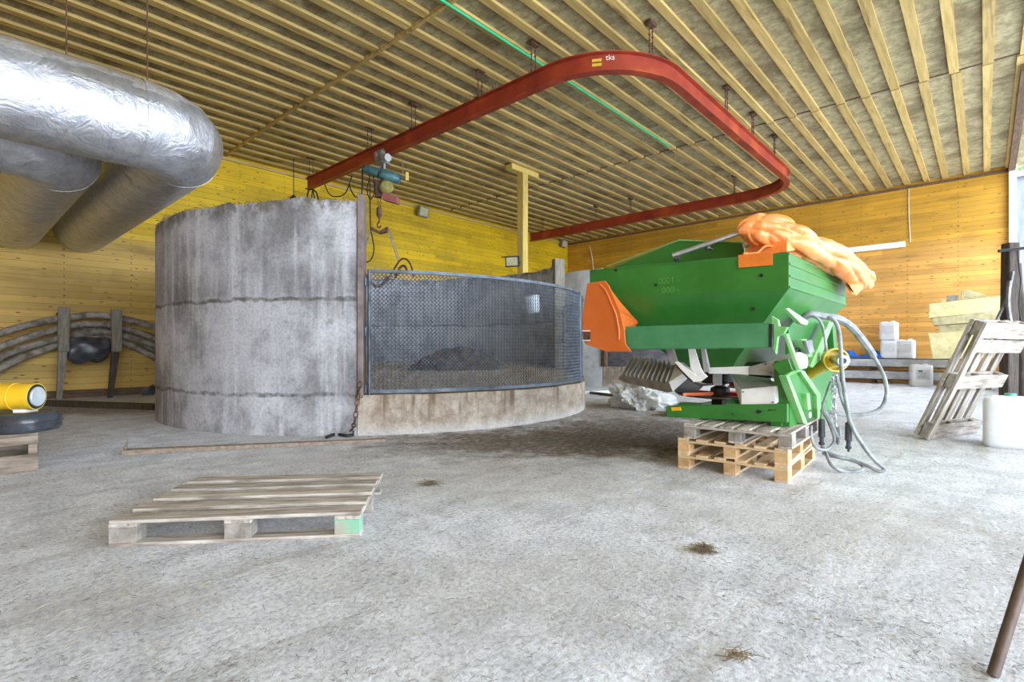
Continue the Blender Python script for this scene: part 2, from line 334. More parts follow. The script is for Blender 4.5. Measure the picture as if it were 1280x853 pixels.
class MB:
    def __init__(s): s.bm = bmesh.new()
    def box(s, c, sx, sy, sz, rot=None):
        m = Matrix.Translation(Vector(c)) @ ((rot.to_4x4()) if rot else Matrix.Identity(4)) @ Matrix.Diagonal((sx, sy, sz, 1))
        bmesh.ops.create_cube(s.bm, size=1, matrix=m); return s
    def obox(s, o, a, b, c):
        """box from corner o with edge vectors a, b, c"""
        o, a, b, c = map(Vector, (o, a, b, c)); v = []
        for k in range(8): v.append(s.bm.verts.new(o + (a if k & 1 else Vector()) + (b if k & 2 else Vector()) + (c if k & 4 else Vector())))
        for f in ((0, 2, 3, 1), (4, 5, 7, 6), (0, 1, 5, 4), (2, 6, 7, 3), (0, 4, 6, 2), (1, 3, 7, 5)): s.bm.faces.new([v[i] for i in f])
        return s
    def prism(s, pts, vec):
        vec = Vector(vec); a = [s.bm.verts.new(Vector(p)) for p in pts]; b = [s.bm.verts.new(Vector(p)+vec) for p in pts]; n = len(pts)
        s.bm.faces.new(a); s.bm.faces.new(b[::-1])
        for i in range(n): s.bm.faces.new((a[i], b[i], b[(i+1) % n], a[(i+1) % n]))
        return s
    def hull(s, pts):
        v = [s.bm.verts.new(Vector(p)) for p in pts]; bmesh.ops.convex_hull(s.bm, input=v); return s
    def sweep(s, pts, r, n=10, caps=True, squash=None, closed=False):
        pts = [Vector(p) for p in pts]; N = len(pts)
        rr = r if isinstance(r, (list, tuple)) else [r]*N
        T = []
        for i in range(N):
            a = pts[i-1] if i else (pts[-1] if closed else pts[0]); b = pts[(i+1) % N] if (i < N-1 or closed) else pts[i]
            t = (b-a); T.append(t.normalized() if t.length > 1e-9 else Vector((0, 0, 1)))
        ref = Vector((0, 0, 1)) if abs(T[0].z) < .9 else Vector((1, 0, 0))
        u = (ref - T[0]*ref.dot(T[0])).normalized(); rings = []
        for i in range(N):
            u = (u - T[i]*u.dot(T[i])); u = u.normalized() if u.length > 1e-6 else T[i].orthogonal().normalized()
            w = T[i].cross(u); ring = []
            sq = squash(i, N) if squash else (1, 1)
            for k in range(n):
                a = 2*math.pi*k/n; ring.append(s.bm.verts.new(pts[i]+u*(math.cos(a)*rr[i]*sq[0])+w*(math.sin(a)*rr[i]*sq[1])))
            rings.append(ring)
        for i in range(N-1 + (1 if closed else 0)):
            A, B = rings[i], rings[(i+1) % N]
            for k in range(n): s.bm.faces.new((A[k], A[(k+1) % n], B[(k+1) % n], B[k]))
        if caps and not closed: s.bm.faces.new(rings[0][::-1]); s.bm.faces.new(rings[-1])
        return s
    def cyl(s, a, b, r, n=16, r2=None): return s.sweep([a, b], [r, r if r2 is None else r2], n)
    def lathe(s, o, axis, prof, n=24):
        """prof: (distance along axis, radius)"""
        o = Vector(o); axis = Vector(axis).normalized(); u = axis.orthogonal().normalized(); w = axis.cross(u)
        rg = [[s.bm.verts.new(o+axis*t+(u*math.cos(math.tau*k/n)+w*math.sin(math.tau*k/n))*max(r, .001)) for k in range(n)] for t, r in prof]
        for A, B in zip(rg, rg[1:]):
            for k in range(n): s.bm.faces.new((A[k], A[(k+1) % n], B[(k+1) % n], B[k]))
        s.bm.faces.new(rg[0][::-1]); s.bm.faces.new(rg[-1]); return s
    def torus(s, c, axis, R0, r, n=24, m=8):
        c = Vector(c); axis = Vector(axis).normalized(); u = axis.orthogonal().normalized(); w = axis.cross(u)
        return s.sweep([c+u*math.cos(2*math.pi*k/n)*R0+w*math.sin(2*math.pi*k/n)*R0 for k in range(n)], r, m, closed=True)
    def ball(s, c, r, sub=2, sc=(1, 1, 1)):
        bmesh.ops.create_icosphere(s.bm, subdivisions=sub, radius=r, matrix=Matrix.Translation(Vector(c)) @ Matrix.Diagonal((*sc, 1))); return s
    def profile(s, pts, prof, closed=False):
        """prof (side, up) swept along a horizontal path"""
        pts = [Vector(p) for p in pts]; N = len(pts); rings = []
        for i in range(N):
            a = pts[max(i-1, 0)]; b = pts[min(i+1, N-1)]; t = (b-a).normalized(); sd = t.cross(Vector((0, 0, 1))).normalized()
            k = 1.
            if 0 < i < N-1:
                t1 = (pts[i]-pts[i-1]).normalized(); k = 1/max(.5, abs(t1.cross(Vector((0, 0, 1))).normalized().dot(sd)))
            rings.append([s.bm.verts.new(pts[i]+sd*x*k+Vector((0, 0, z))) for x, z in prof])
        n = len(prof)
        for i in range(N-1):
            for k in range(n): s.bm.faces.new((rings[i][k], rings[i][(k+1) % n], rings[i+1][(k+1) % n], rings[i+1][k]))
        s.bm.faces.new(rings[0][::-1]); s.bm.faces.new(rings[-1]); return s
    def grid(s, fn, nu, nv):
        V = [[s.bm.verts.new(fn(i/nu, j/nv)) for j in range(nv+1)] for i in range(nu+1)]
        for i in range(nu):
            for j in range(nv): s.bm.faces.new((V[i][j], V[i+1][j], V[i+1][j+1], V[i][j+1]))
        return V
    def jitter(s, amp, sc):
        for v in s.bm.verts: v.co += noise.noise_vector(v.co*sc)*amp
        return s
    def build(s, name, m, parent=None, local=False, smooth=False, bevel=0., base=None, solid=0.):
        bmesh.ops.recalc_face_normals(s.bm, faces=s.bm.faces[:]) if s.bm.faces else None
        loc = Vector()
        if parent is not None:
            if not local:
                d = wloc(parent)
                for v in s.bm.verts: v.co -= d
        elif not local:
            xs = [v.co for v in s.bm.verts]
            loc = Vector(base) if base is not None else Vector(((min(v.x for v in xs)+max(v.x for v in xs))/2, (min(v.y for v in xs)+max(v.y for v in xs))/2, min(v.z for v in xs)))
            for v in s.bm.verts: v.co -= loc
        me = bpy.data.meshes.new(name); s.bm.to_mesh(me); s.bm.free(); me.materials.append(M[m] if isinstance(m, str) else m)
        if smooth:
            for p in me.polygons: p.use_smooth = True
            me.set_sharp_from_angle(angle=R(smooth if smooth is not True else 42))
        o = bpy.data.objects.new(name, me); COL.objects.link(o); o.location = loc
        if parent is not None: o.parent = parent
        if solid:
            md = o.modifiers.new('thick', 'SOLIDIFY'); md.thickness = solid; md.offset = 0
        if bevel:
            md = o.modifiers.new('bevel', 'BEVEL'); md.width = bevel; md.segments = 2; md.limit_method = 'ANGLE'
        return o
def copy_tree(o, parent=None):
    c = o.copy(); COL.objects.link(c); c.parent = parent
    for ch in list(o.children): copy_tree(ch, c)
    return c
def curve_pts(ctrl, n=8):
    """Catmull-Rom through control points"""
    P = [Vector(p) for p in ctrl]; out = []
    for i in range(len(P)-1):
        p0 = P[max(i-1, 0)]; p1 = P[i]; p2 = P[i+1]; p3 = P[min(i+2, len(P)-1)]
        for k in range(n):
            t = k/n; out.append(.5*((2*p1)+(p2-p0)*t+(2*p0-5*p1+4*p2-p3)*t*t+(-p0+3*p1-3*p2+p3)*t**3))
    out.append(P[-1]); return out
def text_mesh(txt, size, origin, right, up, m, name, parent, depth=.002):
    cu = bpy.data.curves.new('t', 'FONT'); cu.body = txt; cu.size = size; cu.extrude = depth
    to = bpy.data.objects.new('t', cu); COL.objects.link(to)
    me = bpy.data.meshes.new_from_object(to.evaluated_get(bpy.context.evaluated_depsgraph_get()))
    bpy.data.objects.remove(to); bpy.data.curves.remove(cu)
    right = Vector(right).normalized(); up = Vector(up).normalized(); nz = right.cross(up)
    d = wloc(parent); o3 = Vector(origin)-d
    for v in me.vertices:
        p = v.co.copy(); v.co = o3+right*p.x+up*p.y+nz*p.z
    me.materials.clear(); me.materials.append(M[m]); me.name = name
    o = bpy.data.objects.new(name, me); COL.objects.link(o); o.parent = parent; return o

# ================================================================== the setting
XR, YB, ZC = 20.2, 14.8, 6.2
XL, YF = -5.0, -.6
X0, Y0 = -9.0, -9.0                       # the building is open along these two sides, out of view
struct(MB().box(((X0+XR)/2, (Y0+YB)/2, -.1), XR-X0+.4, YB-Y0+.4, .2).build('floor', 'floor', local=True))
struct(MB().box((4, -4, -.35), 120, 120, .2).build('ground', 'yard', local=True))
struct(MB().box(((X0+XR)/2, (YF+YB)/2, ZC+.1), XR-X0+.4, YB-YF+.4, .2).box(((X0+13)/2, (Y0+YF-.2)/2, ZC+.1), 13-X0, YF-.2-Y0, .2).build('ceiling', 'ceil', local=True))
struct(MB().box(((X0+XR)/2, YB+.1, ZC/2), XR-X0+.4, .2, ZC).build('wall_back', 'wall_back', local=True))
struct(MB().box((XR+.1, (YF+YB)/2, ZC/2), .2, YB-YF, ZC).build('wall_right', 'wall_right', local=True))
struct(MB().box((16.6, YF-.1, .5), 7.2, .2, 1.0).build('wall_front_plinth', 'pale_conc', local=True))
struct(MB().box((X0-.1, (Y0+YB)/2, ZC/2), .2, YB-Y0, ZC).build('wall_left', 'wall_right', local=True))
struct(MB().box((20.12, YF+.04, 3.1), .16, .16, 6.2).build('trim_90', 'framewhite', local=True))
struct(MB().box((8.8, YF-.1, ZC/2), .35, .25, ZC).build('wall_front_pier', 'darktrim', local=True))
struct(MB().box((16.6, YF+.06, ZC-.09), 7.2, .14, .18).build('trim_1', 'darktrim', local=True))
struct(MB().box((XR-.03, 7.1, ZC-.13), .06, 15.4, .07).build('trim_2', 'darktrim', local=True))
struct(MB().box((7.6, YB-.03, ZC-.13), 25.2, .06, .07).build('trim_3', 'batten', local=True))
struct(MB().box((7.6, YB-.05, .08), 25.2, .1, .16).build('baseboard_back', 'darktrim', local=True))
# ceiling battens, joint strips
k = 4; y = YB-.28; SP = .455
proto = None
while y > -6:
    for (xa, xb) in ((X0, 5.0), (5.08, 12.58), (12.64, XR if y > YF+.1 else 12.9)):
        off = random.uniform(-.018, .018)
        b = MB().box(((xa+xb)/2, 0, 0), xb-xa, .14+random.uniform(-.008, .008), .05).build('trim_%d' % k, 'batten', local=True)
        b.location = (0, y+off, ZC-.025); b['kind'] = 'structure'; k += 1
    y -= SP
struct(MB().box((5.04, 7.1, ZC-.035), .055, 15.3, .07).build('trim_%d' % k, 'batten', local=True)); k += 1
struct(MB().box((12.61, 7.1, ZC-.004), .045, 15.3, .02).build('trim_%d' % k, 'darktrim', local=True))

# ================================================================== round concrete pit with gates
TC, TR = (-2.35, 10.0), 3.72
def cang(p): return math.atan2(p[1]-TC[1], p[0]-TC[0])
def ray_circ(px, near=True, c=TC, r=TR):
    q = (px-640)/F; n = math.hypot(q, 1); dx, dy = q/n, 1/n
    b = dx*c[0]+dy*c[1]; disc = max(0, b*b-(c[0]**2+c[1]**2-r*r)); t = b-math.sqrt(disc) if near else b+math.sqrt(disc)
    return (dx*t, dy*t)
A1 = cang(ray_circ(446)); AF = cang(ray_circ(728)); AE = cang(ray_circ(701, False))
if AE > math.pi: AE -= 2*math.pi
def TP(a, z, r=TR): return W(TC[0]+r*math.cos(a), TC[1]+r*math.sin(a), z)
def arc_wall(mb, a0, a1, zt, thick=.2, n=90, nz=10, rag=0., R0=TR, PF=TP, zb=0.):
    V = []
    for i in range(n+1):
        a = a0+(a1-a0)*i/n; z1 = zt+rag*noise.noise(Vector((a*9, 1.7, 0)))+rag*.6*noise.noise(Vector((a*33, 4.2, 0)))
        V.append([mb.bm.verts.new(PF(a, zb+(z1-zb)*j/nz, R0)) for j in range(nz+1)]+[mb.bm.verts.new(PF(a, zb+(z1-zb)*j/nz, R0-thick)) for j in range(nz, -1, -1)])
    m = len(V[0])
    for i in range(n):
        for j in range(m): mb.bm.faces.new((V[i][j], V[i+1][j], V[i+1][(j+1) % m], V[i][(j+1) % m]))
    mb.bm.faces.new(V[0]); mb.bm.faces.new(V[-1][::-1]); return mb
pit = thing('concrete_pit', 'round grey concrete pit with high curved wall and mesh gates, below the hoist', 'pit', W(TC[0], TC[1], 0))
arc_wall(MB(), A1, AE-2*math.pi, 2.86, .2, 150, 12, .05).build('pit_wall', 'tank', pit, smooth=30)
arc_wall(MB(), A1+.002, AE-.002, .49, .24, 70, 4, .012).build('curb', 'curb', pit, smooth=30)
# channel at the cut wall ends
def radial_post(a, z0, z1, wt, dr0, dr1):
    p = TP(a, 0, TR+dr1); q = TP(a, 0, TR-dr0); rad = (p-q); tan = Vector((-rad.y, rad.x, 0)).normalized()*wt
    return MB().obox(Vector((q.x, q.y, z0))-tan*.5, rad, tan, (0, 0, z1-z0))
radial_post(A1+.012, .46, 2.93, .07, .24, .035).jitter(.006, 6).build('end_channel', 'channel', pit, bevel=.006)
radial_post(AE-.01, .40, 3.02, .16, .20, .04).build('end_post', 'oldpost', pit, bevel=.006)
def gate(a0, a1, z0, z1, r, dens, nm):
    n = int(abs(a1-a0)*r/dens); rows = int((z1-z0)/.052)
    g = MB()
    def rail(z, hh): g.profile([TP(a0+(a1-a0)*i/40, z, r) for i in range(41)], [(-.02, 0), (.02, 0), (.02, hh), (-.02, hh)])
    rail(z1-.035, .04); rail(z0, .045)
    for a in (a0, a1): g.cyl(TP(a, z0-.02, r), TP(a, z1, r), .022, 10)
    fr = g.build('gate_frame', 'gateframe', pit, smooth=40)
    m = MB(); da = (a1-a0)/n; dz = (z1-z0-.05)/rows; zb = z0+.02
    for i in range(n):
        for j in range(rows):
            zc = zb+(j+.5)*dz; ac = a0+(i+.5)*da
            for (p, q) in (((ac-da*.5, zc), (ac, zc+dz*.5)), ((ac, zc+dz*.5), (ac+da*.5, zc)), ((ac+da*.5, zc), (ac, zc-dz*.5)), ((ac, zc-dz*.5), (ac-da*.5, zc))):
                A = TP(p[0], p[1], r); B = TP(q[0], q[1], r); t = (B-A).normalized(); nn = (A+B)/2-TP(0, 0, 0)
                nrm = (TP(p[0], 0, r+1)-TP(p[0], 0, r)); s_ = t.cross(nrm)*.0048; dn = nrm*.004
                v = [m.bm.verts.new(c) for c in (A-s_-dn, A+s_+dn, B+s_+dn, B-s_-dn)]; m.bm.faces.new(v)
    m.build('mesh_infill', 'mesh', fr)
    for zz in (z0+.06, (z0+z1)/2, z1-.15):
        MB().cyl(TP(a0-.012 if a1 > a0 else a0+.012, zz-.05, r), TP(a0-.012 if a1 > a0 else a0+.012, zz+.05, r), .02, 8).build('hinge', 'gateframe', fr, smooth=True)
A460 = cang(ray_circ(461)); gate(A460, AF-.004, .51, 2.03, TR-.05, .050, 'a')
gate(AE-.06, AF+.02, .51, 1.98, TR-.05, .060, 'b')
# floor fill of the pit
def fill(u, v):
    a = 2*math.pi*u; rr = (TR-.22)*math.sqrt(v) if v > 0 else 0
    p = TP(a, 0, rr); dd = (p-TP(0, 0, 0)).dot(DV(0, 1)); xx = (p-TP(0, 0, 0)).dot(DV(1, 0))
    z = .50+.16*(dd/TR+.6)+.05*noise.noise(Vector((p.x*2, p.y*2, 0)))
    return Vector((p.x, p.y, z))
mb = MB(); mb.grid(fill, 64, 14); bmesh.ops.remove_doubles(mb.bm, verts=mb.bm.verts[:], dist=.001)
f_ = mb.build('bedding', 'bedding', pit, smooth=60); f_['kind'] = 'stuff'
def heap(u, v):
    a = 2*math.pi*u; rr = 1-v; c = W(-1.15, 11.2, 0); ex = DV(1, .1)*1.15; ey = DV(-.1, 1)*.8
    p = c+ex*math.cos(a)*rr+ey*math.sin(a)*rr
    z = .60+.52*(1-rr**1.6)+.10*noise.noise(p*2.5)*(1-rr)+.04*noise.noise(p*8)
    return Vector((p.x, p.y, z))
mb = MB(); mb.grid(heap, 48, 14); bmesh.ops.remove_doubles(mb.bm, verts=mb.bm.verts[:], dist=.001)
f_ = mb.build('manure_heap', 'manure', smooth=60); tag(f_, 'dark mound of straw manure inside the round pit behind the mesh gate', 'manure'); f_['kind'] = 'stuff'
# moss and straw along the torn top edge
mb = MB()
for i in range(420):
    a = A1-random.uniform(.02, 1.55); 
    if random.random() < .5: a = A1-random.gauss(.75, .12)
    p = TP(a, 2.86+random.uniform(-.02, .03), TR-random.uniform(-.015, .12)); t = Vector((random.gauss(0, 1), random.gauss(0, 1), random.gauss(-.1, .35))).normalized()*random.uniform(.03, .09)
    if random.random() < .3: t = Vector((random.gauss(0, .2), random.gauss(0, .2), -1))*random.uniform(.04, .12)
    mb.sweep([p, p+t*.5+Vector((0, 0, .01)), p+t], .0035, 3)
o = mb.build('straw_fringe', 'straw_d', pit); o['kind'] = 'stuff'
# bucket inside
bk = thing('bucket', 'pale blue bucket hanging upside down inside the pit behind the mesh', 'bucket', Q(664, 390, 11.3))
c = Q(664, 371, 11.3); ax = Vector((.1, -.1, -1)).normalized()
MB().lathe(c, ax, [(0, .16), (.01, .17), (.36, .145), (.36, .13), (.05, .14)], 20).build('pail', 'bucket', bk, smooth=True)
MB().torus(c, ax, .172, .012).build('rim', 'bucket', bk, smooth=True)
MB().cyl(Q(664, 371, 11.3), Q(668, 362, 12.4), .012, 8).build('peg', 'rusty', bk, smooth=True)

# ---- second pit
T2 = (4.64, 17.4)
def TP2(a, z, r=3.7): return W(T2[0]+r*math.cos(a), T2[1]+r*math.sin(a), z)
def a2(px): p = ray_circ(px, True, T2, 3.7); return math.atan2(p[1]-T2[1], p[0]-T2[0])
pit2 = thing('concrete_pit', 'second pale concrete pit behind the green spreader, mostly hidden', 'pit', W(T2[0], T2[1], 0))
b0, b1 = a2(753), a2(905)
arc_wall(MB(), b0, b1-2*math.pi+.9, 3.3, .2, 90, 8, .01, 3.7, TP2).build('pit_wall', 'pale_conc', pit2, smooth=30)
arc_wall(MB(), b0+.004, b1+.9, .58, .22, 40, 3, .01, 3.7, TP2).build('curb', 'curb', pit2, smooth=30)
arc_wall(MB(), b0+.03, b1+.9, 1.75, .05, 40, 3, 0, 3.62, TP2, .58).build('gate_panel', 'dark_board', pit2, smooth=30)
p = TP2(b0+.012, .58, 3.7); MB().box((p.x, p.y, 1.2), .12, .12, 1.25).build('gate_post', 'rusty', pit2)

# ================================================================== ducts
def duct(ys, xleg, z, r, xstart, R0, loc_label):
    nonlocal_pts = []
    pts = [Vector((xstart, ys, z)), Vector((xleg-R0, ys, z))]
    t = thing('insulated_duct', loc_label, 'duct', (xleg, ys, z), 'foil ducts under the ceiling')
    a = MB(); n = 14
    P = [Vector((xstart+(xleg-R0+.02-xstart)*i/n, ys, z)) for i in range(n+1)]
    a.sweep(P, [r*(1+.004*math.sin(i*2.1)) for i in range(n+1)], 40).build('duct_run', 'foil', t, smooth=60)
    E = [Vector((xleg-R0+R0*math.sin(q), ys+R0-R0*math.cos(q), z)) for q in [R(90)*i/4 for i in range(5)]]
    E = [E[0]-Vector((.03, 0, 0))]+E+[E[-1]+Vector((0, .03, 0))]
    MB().sweep(E, [r*1.012]*7, 40).build('elbow', 'foil', t, smooth=20)
    Lg = [Vector((xleg, ys+R0+(YB-.006-ys-R0)*i/6, z)) for i in range(7)]
    MB().sweep(Lg, r, 40).build('duct_leg', 'foil', t, smooth=60)
    for xx in (xleg-R0-.01, xleg-R0-.32, xleg-R0-2.1):
        MB().sweep([Vector((xx-.02, ys, z)), Vector((xx+.02, ys, z))], r*1.016, 40).build('seam_band', 'foil', t, smooth=60)
    MB().sweep([Vector((xleg, ys+R0-.02, z)), Vector((xleg, ys+R0+.02, z))], r*1.016, 40).build('seam_band', 'foil', t, smooth=60)
    return t
du = duct(7.36, 2.1, 3.70, .50, -4.95, .52, 'upper silver foil duct bending away to the wall, nearest the camera')
duct(8.42, 1.0, 3.58, .47, -4.95, .5, 'lower silver foil duct half hidden behind the larger nearer one')
for i, (px, py) in enumerate(((83, 66), (184, 100))):
    pt = Q(px, py, 5.9+.25*i); pt = Vector((pt.x, 7.36, 4.19))
    q = PY(px, py, 7.36); o = MB().cyl((q.x, 7.36, 4.19), (q.x, 7.36, ZC-.03), .008, 8).build('hanger_rod', 'rusty', smooth=True)
    tag(o, ('left thin steel rod' if i == 0 else 'right thin steel rod near the elbow')+' hanging the upper foil duct from the ceiling', 'rod')

# ================================================================== monorail
ZT, BH = 5.65, .30
path = [Vector((6.65, 13.5, 0)), Vector((6.65, 9, 0))]
def arc(cx, cy, r, a0, a1, n=14): return [Vector((cx+r*math.cos(R(a0+(a1-a0)*i/n)), cy+r*math.sin(R(a0+(a1-a0)*i/n)), 0)) for i in range(n+1)]
path += arc(8.15, 5.25, 1.5, 180, 270) + arc(14.35, 5.2, 1.45, 270, 360) + [Vector((15.8, 10, 0)), Vector((15.8, 13.4, 0))]
w, fth, wt = .075, .016, .008
I = [(-w, -BH), (w, -BH), (w, -BH+fth), (wt, -BH+fth+.01), (wt, -fth-.01), (w, -fth), (w, 0), (-w, 0), (-w, -fth), (-wt, -fth-.01), (-wt, -BH+fth+.01), (-w, -BH+fth)]
rl = thing('monorail_beam', 'red steel monorail beam curving in a wide U under the ceiling', 'beam', (6.65, 9, ZT))
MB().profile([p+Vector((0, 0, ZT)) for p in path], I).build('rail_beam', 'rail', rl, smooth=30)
def hanger(x, y):
    m = MB()
    for s_ in (-.05, .05):
        m.cyl((x+s_, y, ZT-.03), (x+s_, y, ZC-.02), .009, 6)
        for kk in range(5): m.torus((x+s_, y, ZT+.06+kk*.09), (1, kk % 2, 0), .016, .005, 8, 4)
    m.box((x, y, ZC-.03), .2, .1, .05); m.box((x, y, ZT-.005), .18, .09, .03)
    m.build('hanger', 'rusty', rl)
def on_x(px, X):
    r = (px-640)/F; d = X/(r*S2+C2); return W(r*d, d).y
def on_y(px, Y):
    r = (px-640)/F; d = Y/(-r*C2+S2); return W(r*d, d).x
for px in (389, 462, 517, 600): hanger(6.65, on_x(px, 6.65))
hanger(6.68, 5.6)
hanger(8.15+1.5*math.cos(R(245)), 5.25+1.5*math.sin(R(245)))
for px in (908, 941, 968): hanger(min(14.3, on_y(px, 3.75)), 3.75)
for px in (918, 788, 745, 678): hanger(15.8, on_x(px, 15.8))
mb = MB()
for i in range(60):
    c = Vector((6.65+random.gauss(0, .05), on_x(random.uniform(575, 622), 6.65), ZT)); t = Vector((random.gauss(0, .05), random.gauss(0, .07), random.uniform(.03, .14)))
    mb.sweep([c, c+t], .006, 3)
o = mb.build('old_nest_straw', 'straw_d', rl); o['kind'] = 'stuff'
# yellow stripes and white letters on the curve
def railpt(px, z):
    best = min((abs(((W_.x*C2*0)+(p_.x*S2-p_.y*C2)/(p_.x*C2+p_.y*S2))*F+640-px), a_) for a_ in [180+90*i/900 for i in range(901)] for p_ in [Vector((8.15+1.513*math.cos(R(a_)), 5.25+1.513*math.sin(R(a_))))] for W_ in [p_])
    a_ = best[1]; return Vector((8.15+1.513*math.cos(R(a_)), 5.25+1.513*math.sin(R(a_)), z)), Vector((-math.sin(R(a_)), math.cos(R(a_)), 0)), Vector((math.cos(R(a_)), math.sin(R(a_)), 0))
for up in (.13, .20):
    a, t, n_ = railpt(740, ZT-up); b, _, _ = railpt(752, ZT-up); MB().obox(a, b-a, n_*.004, (0, 0, .045)).build('paint_stripe', 'paintyellow', rl)
a, t, n_ = railpt(757, ZT-.115); text_mesh('tks', .12, a, t, (0, 0, 1), 'paintwhite', 'rail_lettering', rl, .003)

# ================================================================== hoist
HD = 11.6
def h(px, py, d=HD): return Q(px, py, d)
ho = thing('chain_hoist', 'teal electric chain hoist with trolley hanging from the red rail over the pit', 'hoist', h(478, 215))
ry = h(478, 200).y
m = MB()
for s_ in (-.10, .10):
    m.box((6.65+s_, ry, ZT-BH+.02), .02, .34, .22)
m.box((6.65, ry, ZT-BH-.13), .22, .2, .05); m.box((6.65, ry, ZT-BH-.22), .06, .12, .2); m.build('trolley', 'dull_steel', ho, bevel=.005)
for s_ in (-.10, .10):
    for dy in (-.1, .1): MB().cyl((6.65+s_*.5, ry+dy, ZT-BH+.055), (6.65+s_*1.35, ry+dy, ZT-BH+.055), .05, 16).build('wheel', 'greysheet', ho, smooth=True)
MB().cyl(h(480, 198, HD-.1), h(485, 197, HD-.2), .085, 20).build('gear_disc', 'greysheet', ho, smooth=True)
a, b = h(456, 211), h(500, 225)
v = (b-a)
MB().lathe(a, v, [(0, .085), (.02, .10), (.28, .10), (.30, .11), (.33, .11)], 24).build('motor', 'teal_motor', ho, smooth=True)
MB().lathe(a+v*.46, v, [(0, .105), (.05, .125), (.26, .125), (.28, .11), (.42, .105), (.44, .09)], 24).build('gearbox', 'teal_motor', ho, smooth=True)
MB().lathe(a-v.normalized()*.03, v, [(0, .07), (.03, .088), (.05, .088)], 24).build('fan_cover', 'black', ho, smooth=True)
mb = MB().ball(h(483, 234), .17, 3, (.95, .8, .95)); mb.jitter(.03, 7); mb.build('chain_sack', 'sack', ho, smooth=True)
MB().obox(h(469, 224), DV(.14, .05), DV(-.05, .14), (0, 0, -.38)).build('hoist_body', 'rusty', ho, bevel=.01)
MB().obox(h(478, 240, HD-.05), h(496, 245, HD-.1)-h(478, 240, HD-.05), DV(.03, .16), (0, 0, -.17)).build('control_box', 'pinkred', ho, bevel=.008)
MB().obox(h(507, 215, HD-.1), DV(.06, 0), DV(0, .05), (0, 0, -.18)).build('limit_switch', 'yellowbox', ho, bevel=.005)
MB().cyl(h(507, 222, HD-.1), h(497, 224, HD-.05), .012, 6).cyl(h(503, 198, HD-.1), h(504, 222, HD-.1), .007, 6).build('switch_rod', 'dull_steel', ho)
def chain(mb, a, b, r=.022, w=.005):
    a, b = Vector(a), Vector(b); n = max(2, int((b-a).length/(r*2.2)))
    for i in range(n):
        c = a+(b-a)*((i+.5)/n); d = (b-a).normalized(); u = d.orthogonal().normalized(); ww = d.cross(u); s_ = u if i % 2 else ww
        mb.sweep([c+d*math.cos(q)*r*1.5+s_*math.sin(q)*r*.8 for q in [2*math.pi*k/8 for k in range(8)]], w, 4, closed=True)
mb = MB(); chain(mb, h(472, 246), h(473.5, 262)); chain(mb, h(476, 246), h(475, 262)); mb.build('load_chain', 'rusty', ho)
mb = MB().lathe(h(474, 259), (0, 0, -1), [(0, .03), (.03, .06), (.18, .06), (.24, .03)], 14)
mb.sweep(curve_pts([h(474, 270), h(474, 277), h(471.5, 281), h(473.5, 285), h(476.5, 282)], 5), .016, 8).build('hook_block', 'rusty', ho, smooth=True)
# grab hanging from the hook
gb = thing('grab', 'rusty manure grab with curved tines hanging from the hoist hook above the mesh', 'grab', h(474, 288))
MB().prism([h(463, 283), h(474, 289), h(484, 283), h(485, 289), h(474, 292), h(463, 287)], DV(0, .12)).build('spreader_bar', 'rusty', gb, bevel=.004)
MB().cyl(h(463.5, 288), h(452, 325), .014, 6).cyl(h(461, 288), h(455, 320), .008, 6).build('sling', 'rag', gb)
MB().cyl(h(484.5, 288), h(498, 327), .014, 6).cyl(h(486.5, 288), h(499, 323), .008, 6).build('sling', 'rag', gb)
MB().sweep(curve_pts([h(479, 357), h(490, 341), h(498, 328), h(504, 323.5), h(510, 326), h(514, 333), h(517, 346)], 6), .04, 10, squash=lambda i, n: (.5, 1)).build('tine', 'rusty', gb, smooth=True)
MB().sweep(curve_pts([h(494, 348, 11.9), h(500, 335, 11.9), h(506, 333, 11.9), h(510, 342, 11.9)], 6), .03, 8).build('tine', 'rusty', gb, smooth=True)
MB().sweep(curve_pts([h(447, 331), h(453, 336), h(458, 345), h(466, 356), h(476, 357), h(484, 346)], 6), .035, 8).build('tine', 'rusty', gb, smooth=True)
# festoon cables
fc = thing('festoon_cable', 'black looped supply cable draped along the red rail beside the hoist', 'cable', h(430, 230))
def loop(pts, r=.014): MB().sweep(curve_pts(pts, 6), r, 6).build('cable_loop', 'cable', fc, smooth=True)
loop([h(406, 231, 12.9), h(412, 243, 12.8), h(421, 246, 12.7), h(432, 241, 12.4), h(440, 220, 12.2)])
loop([h(440, 220, 12.2), h(437, 232, 12.2), h(444, 246, 12), h(452, 242, 11.9), h(453.5, 212, 11.8)])
loop([h(462, 222), h(459, 238), h(463, 249), h(468, 240), h(466.5, 220)])
loop([h(384, 246, 13.6), h(386, 238, 13.5), h(391, 237, 13.4), h(396, 242, 13.3), h(398, 252, 13.3)], .02)
loop([h(389, 254, 13.5), h(391, 238, 13.4), h(394, 254, 13.4)], .016)
pc = thing('pendant_cable', 'long thin black control cable hanging in a loop beside the cut pit wall', 'cable', h(458, 260))
MB().sweep(curve_pts([h(452.5, 212), h(452, 260), h(450, 300), h(451, 320), h(457, 327.5), h(464, 324), h(467.5, 312), h(465, 295), h(463, 283), h(462.5, 240), h(462, 218)], 6), .014, 6).build('cable_run', 'cable', pc, smooth=True)
lp = thing('pull_lamp', 'small dark pendant lamp hanging on a cord behind the pit wall', 'lamp', PY(367, 245, 13.8))
a = PY(367, 218, 13.8); b = PY(367, 245, 13.8)
MB().cyl((b.x, b.y, ZC), b, .012, 6).build('cord', 'cable', lp)
MB().lathe(b, (0, 0, -1), [(-.02, .03), (.05, .09), (.10, .13), (.22, .13), (.34, .09)], 16).build('lamp_body', 'tankgrey', lp, smooth=True)

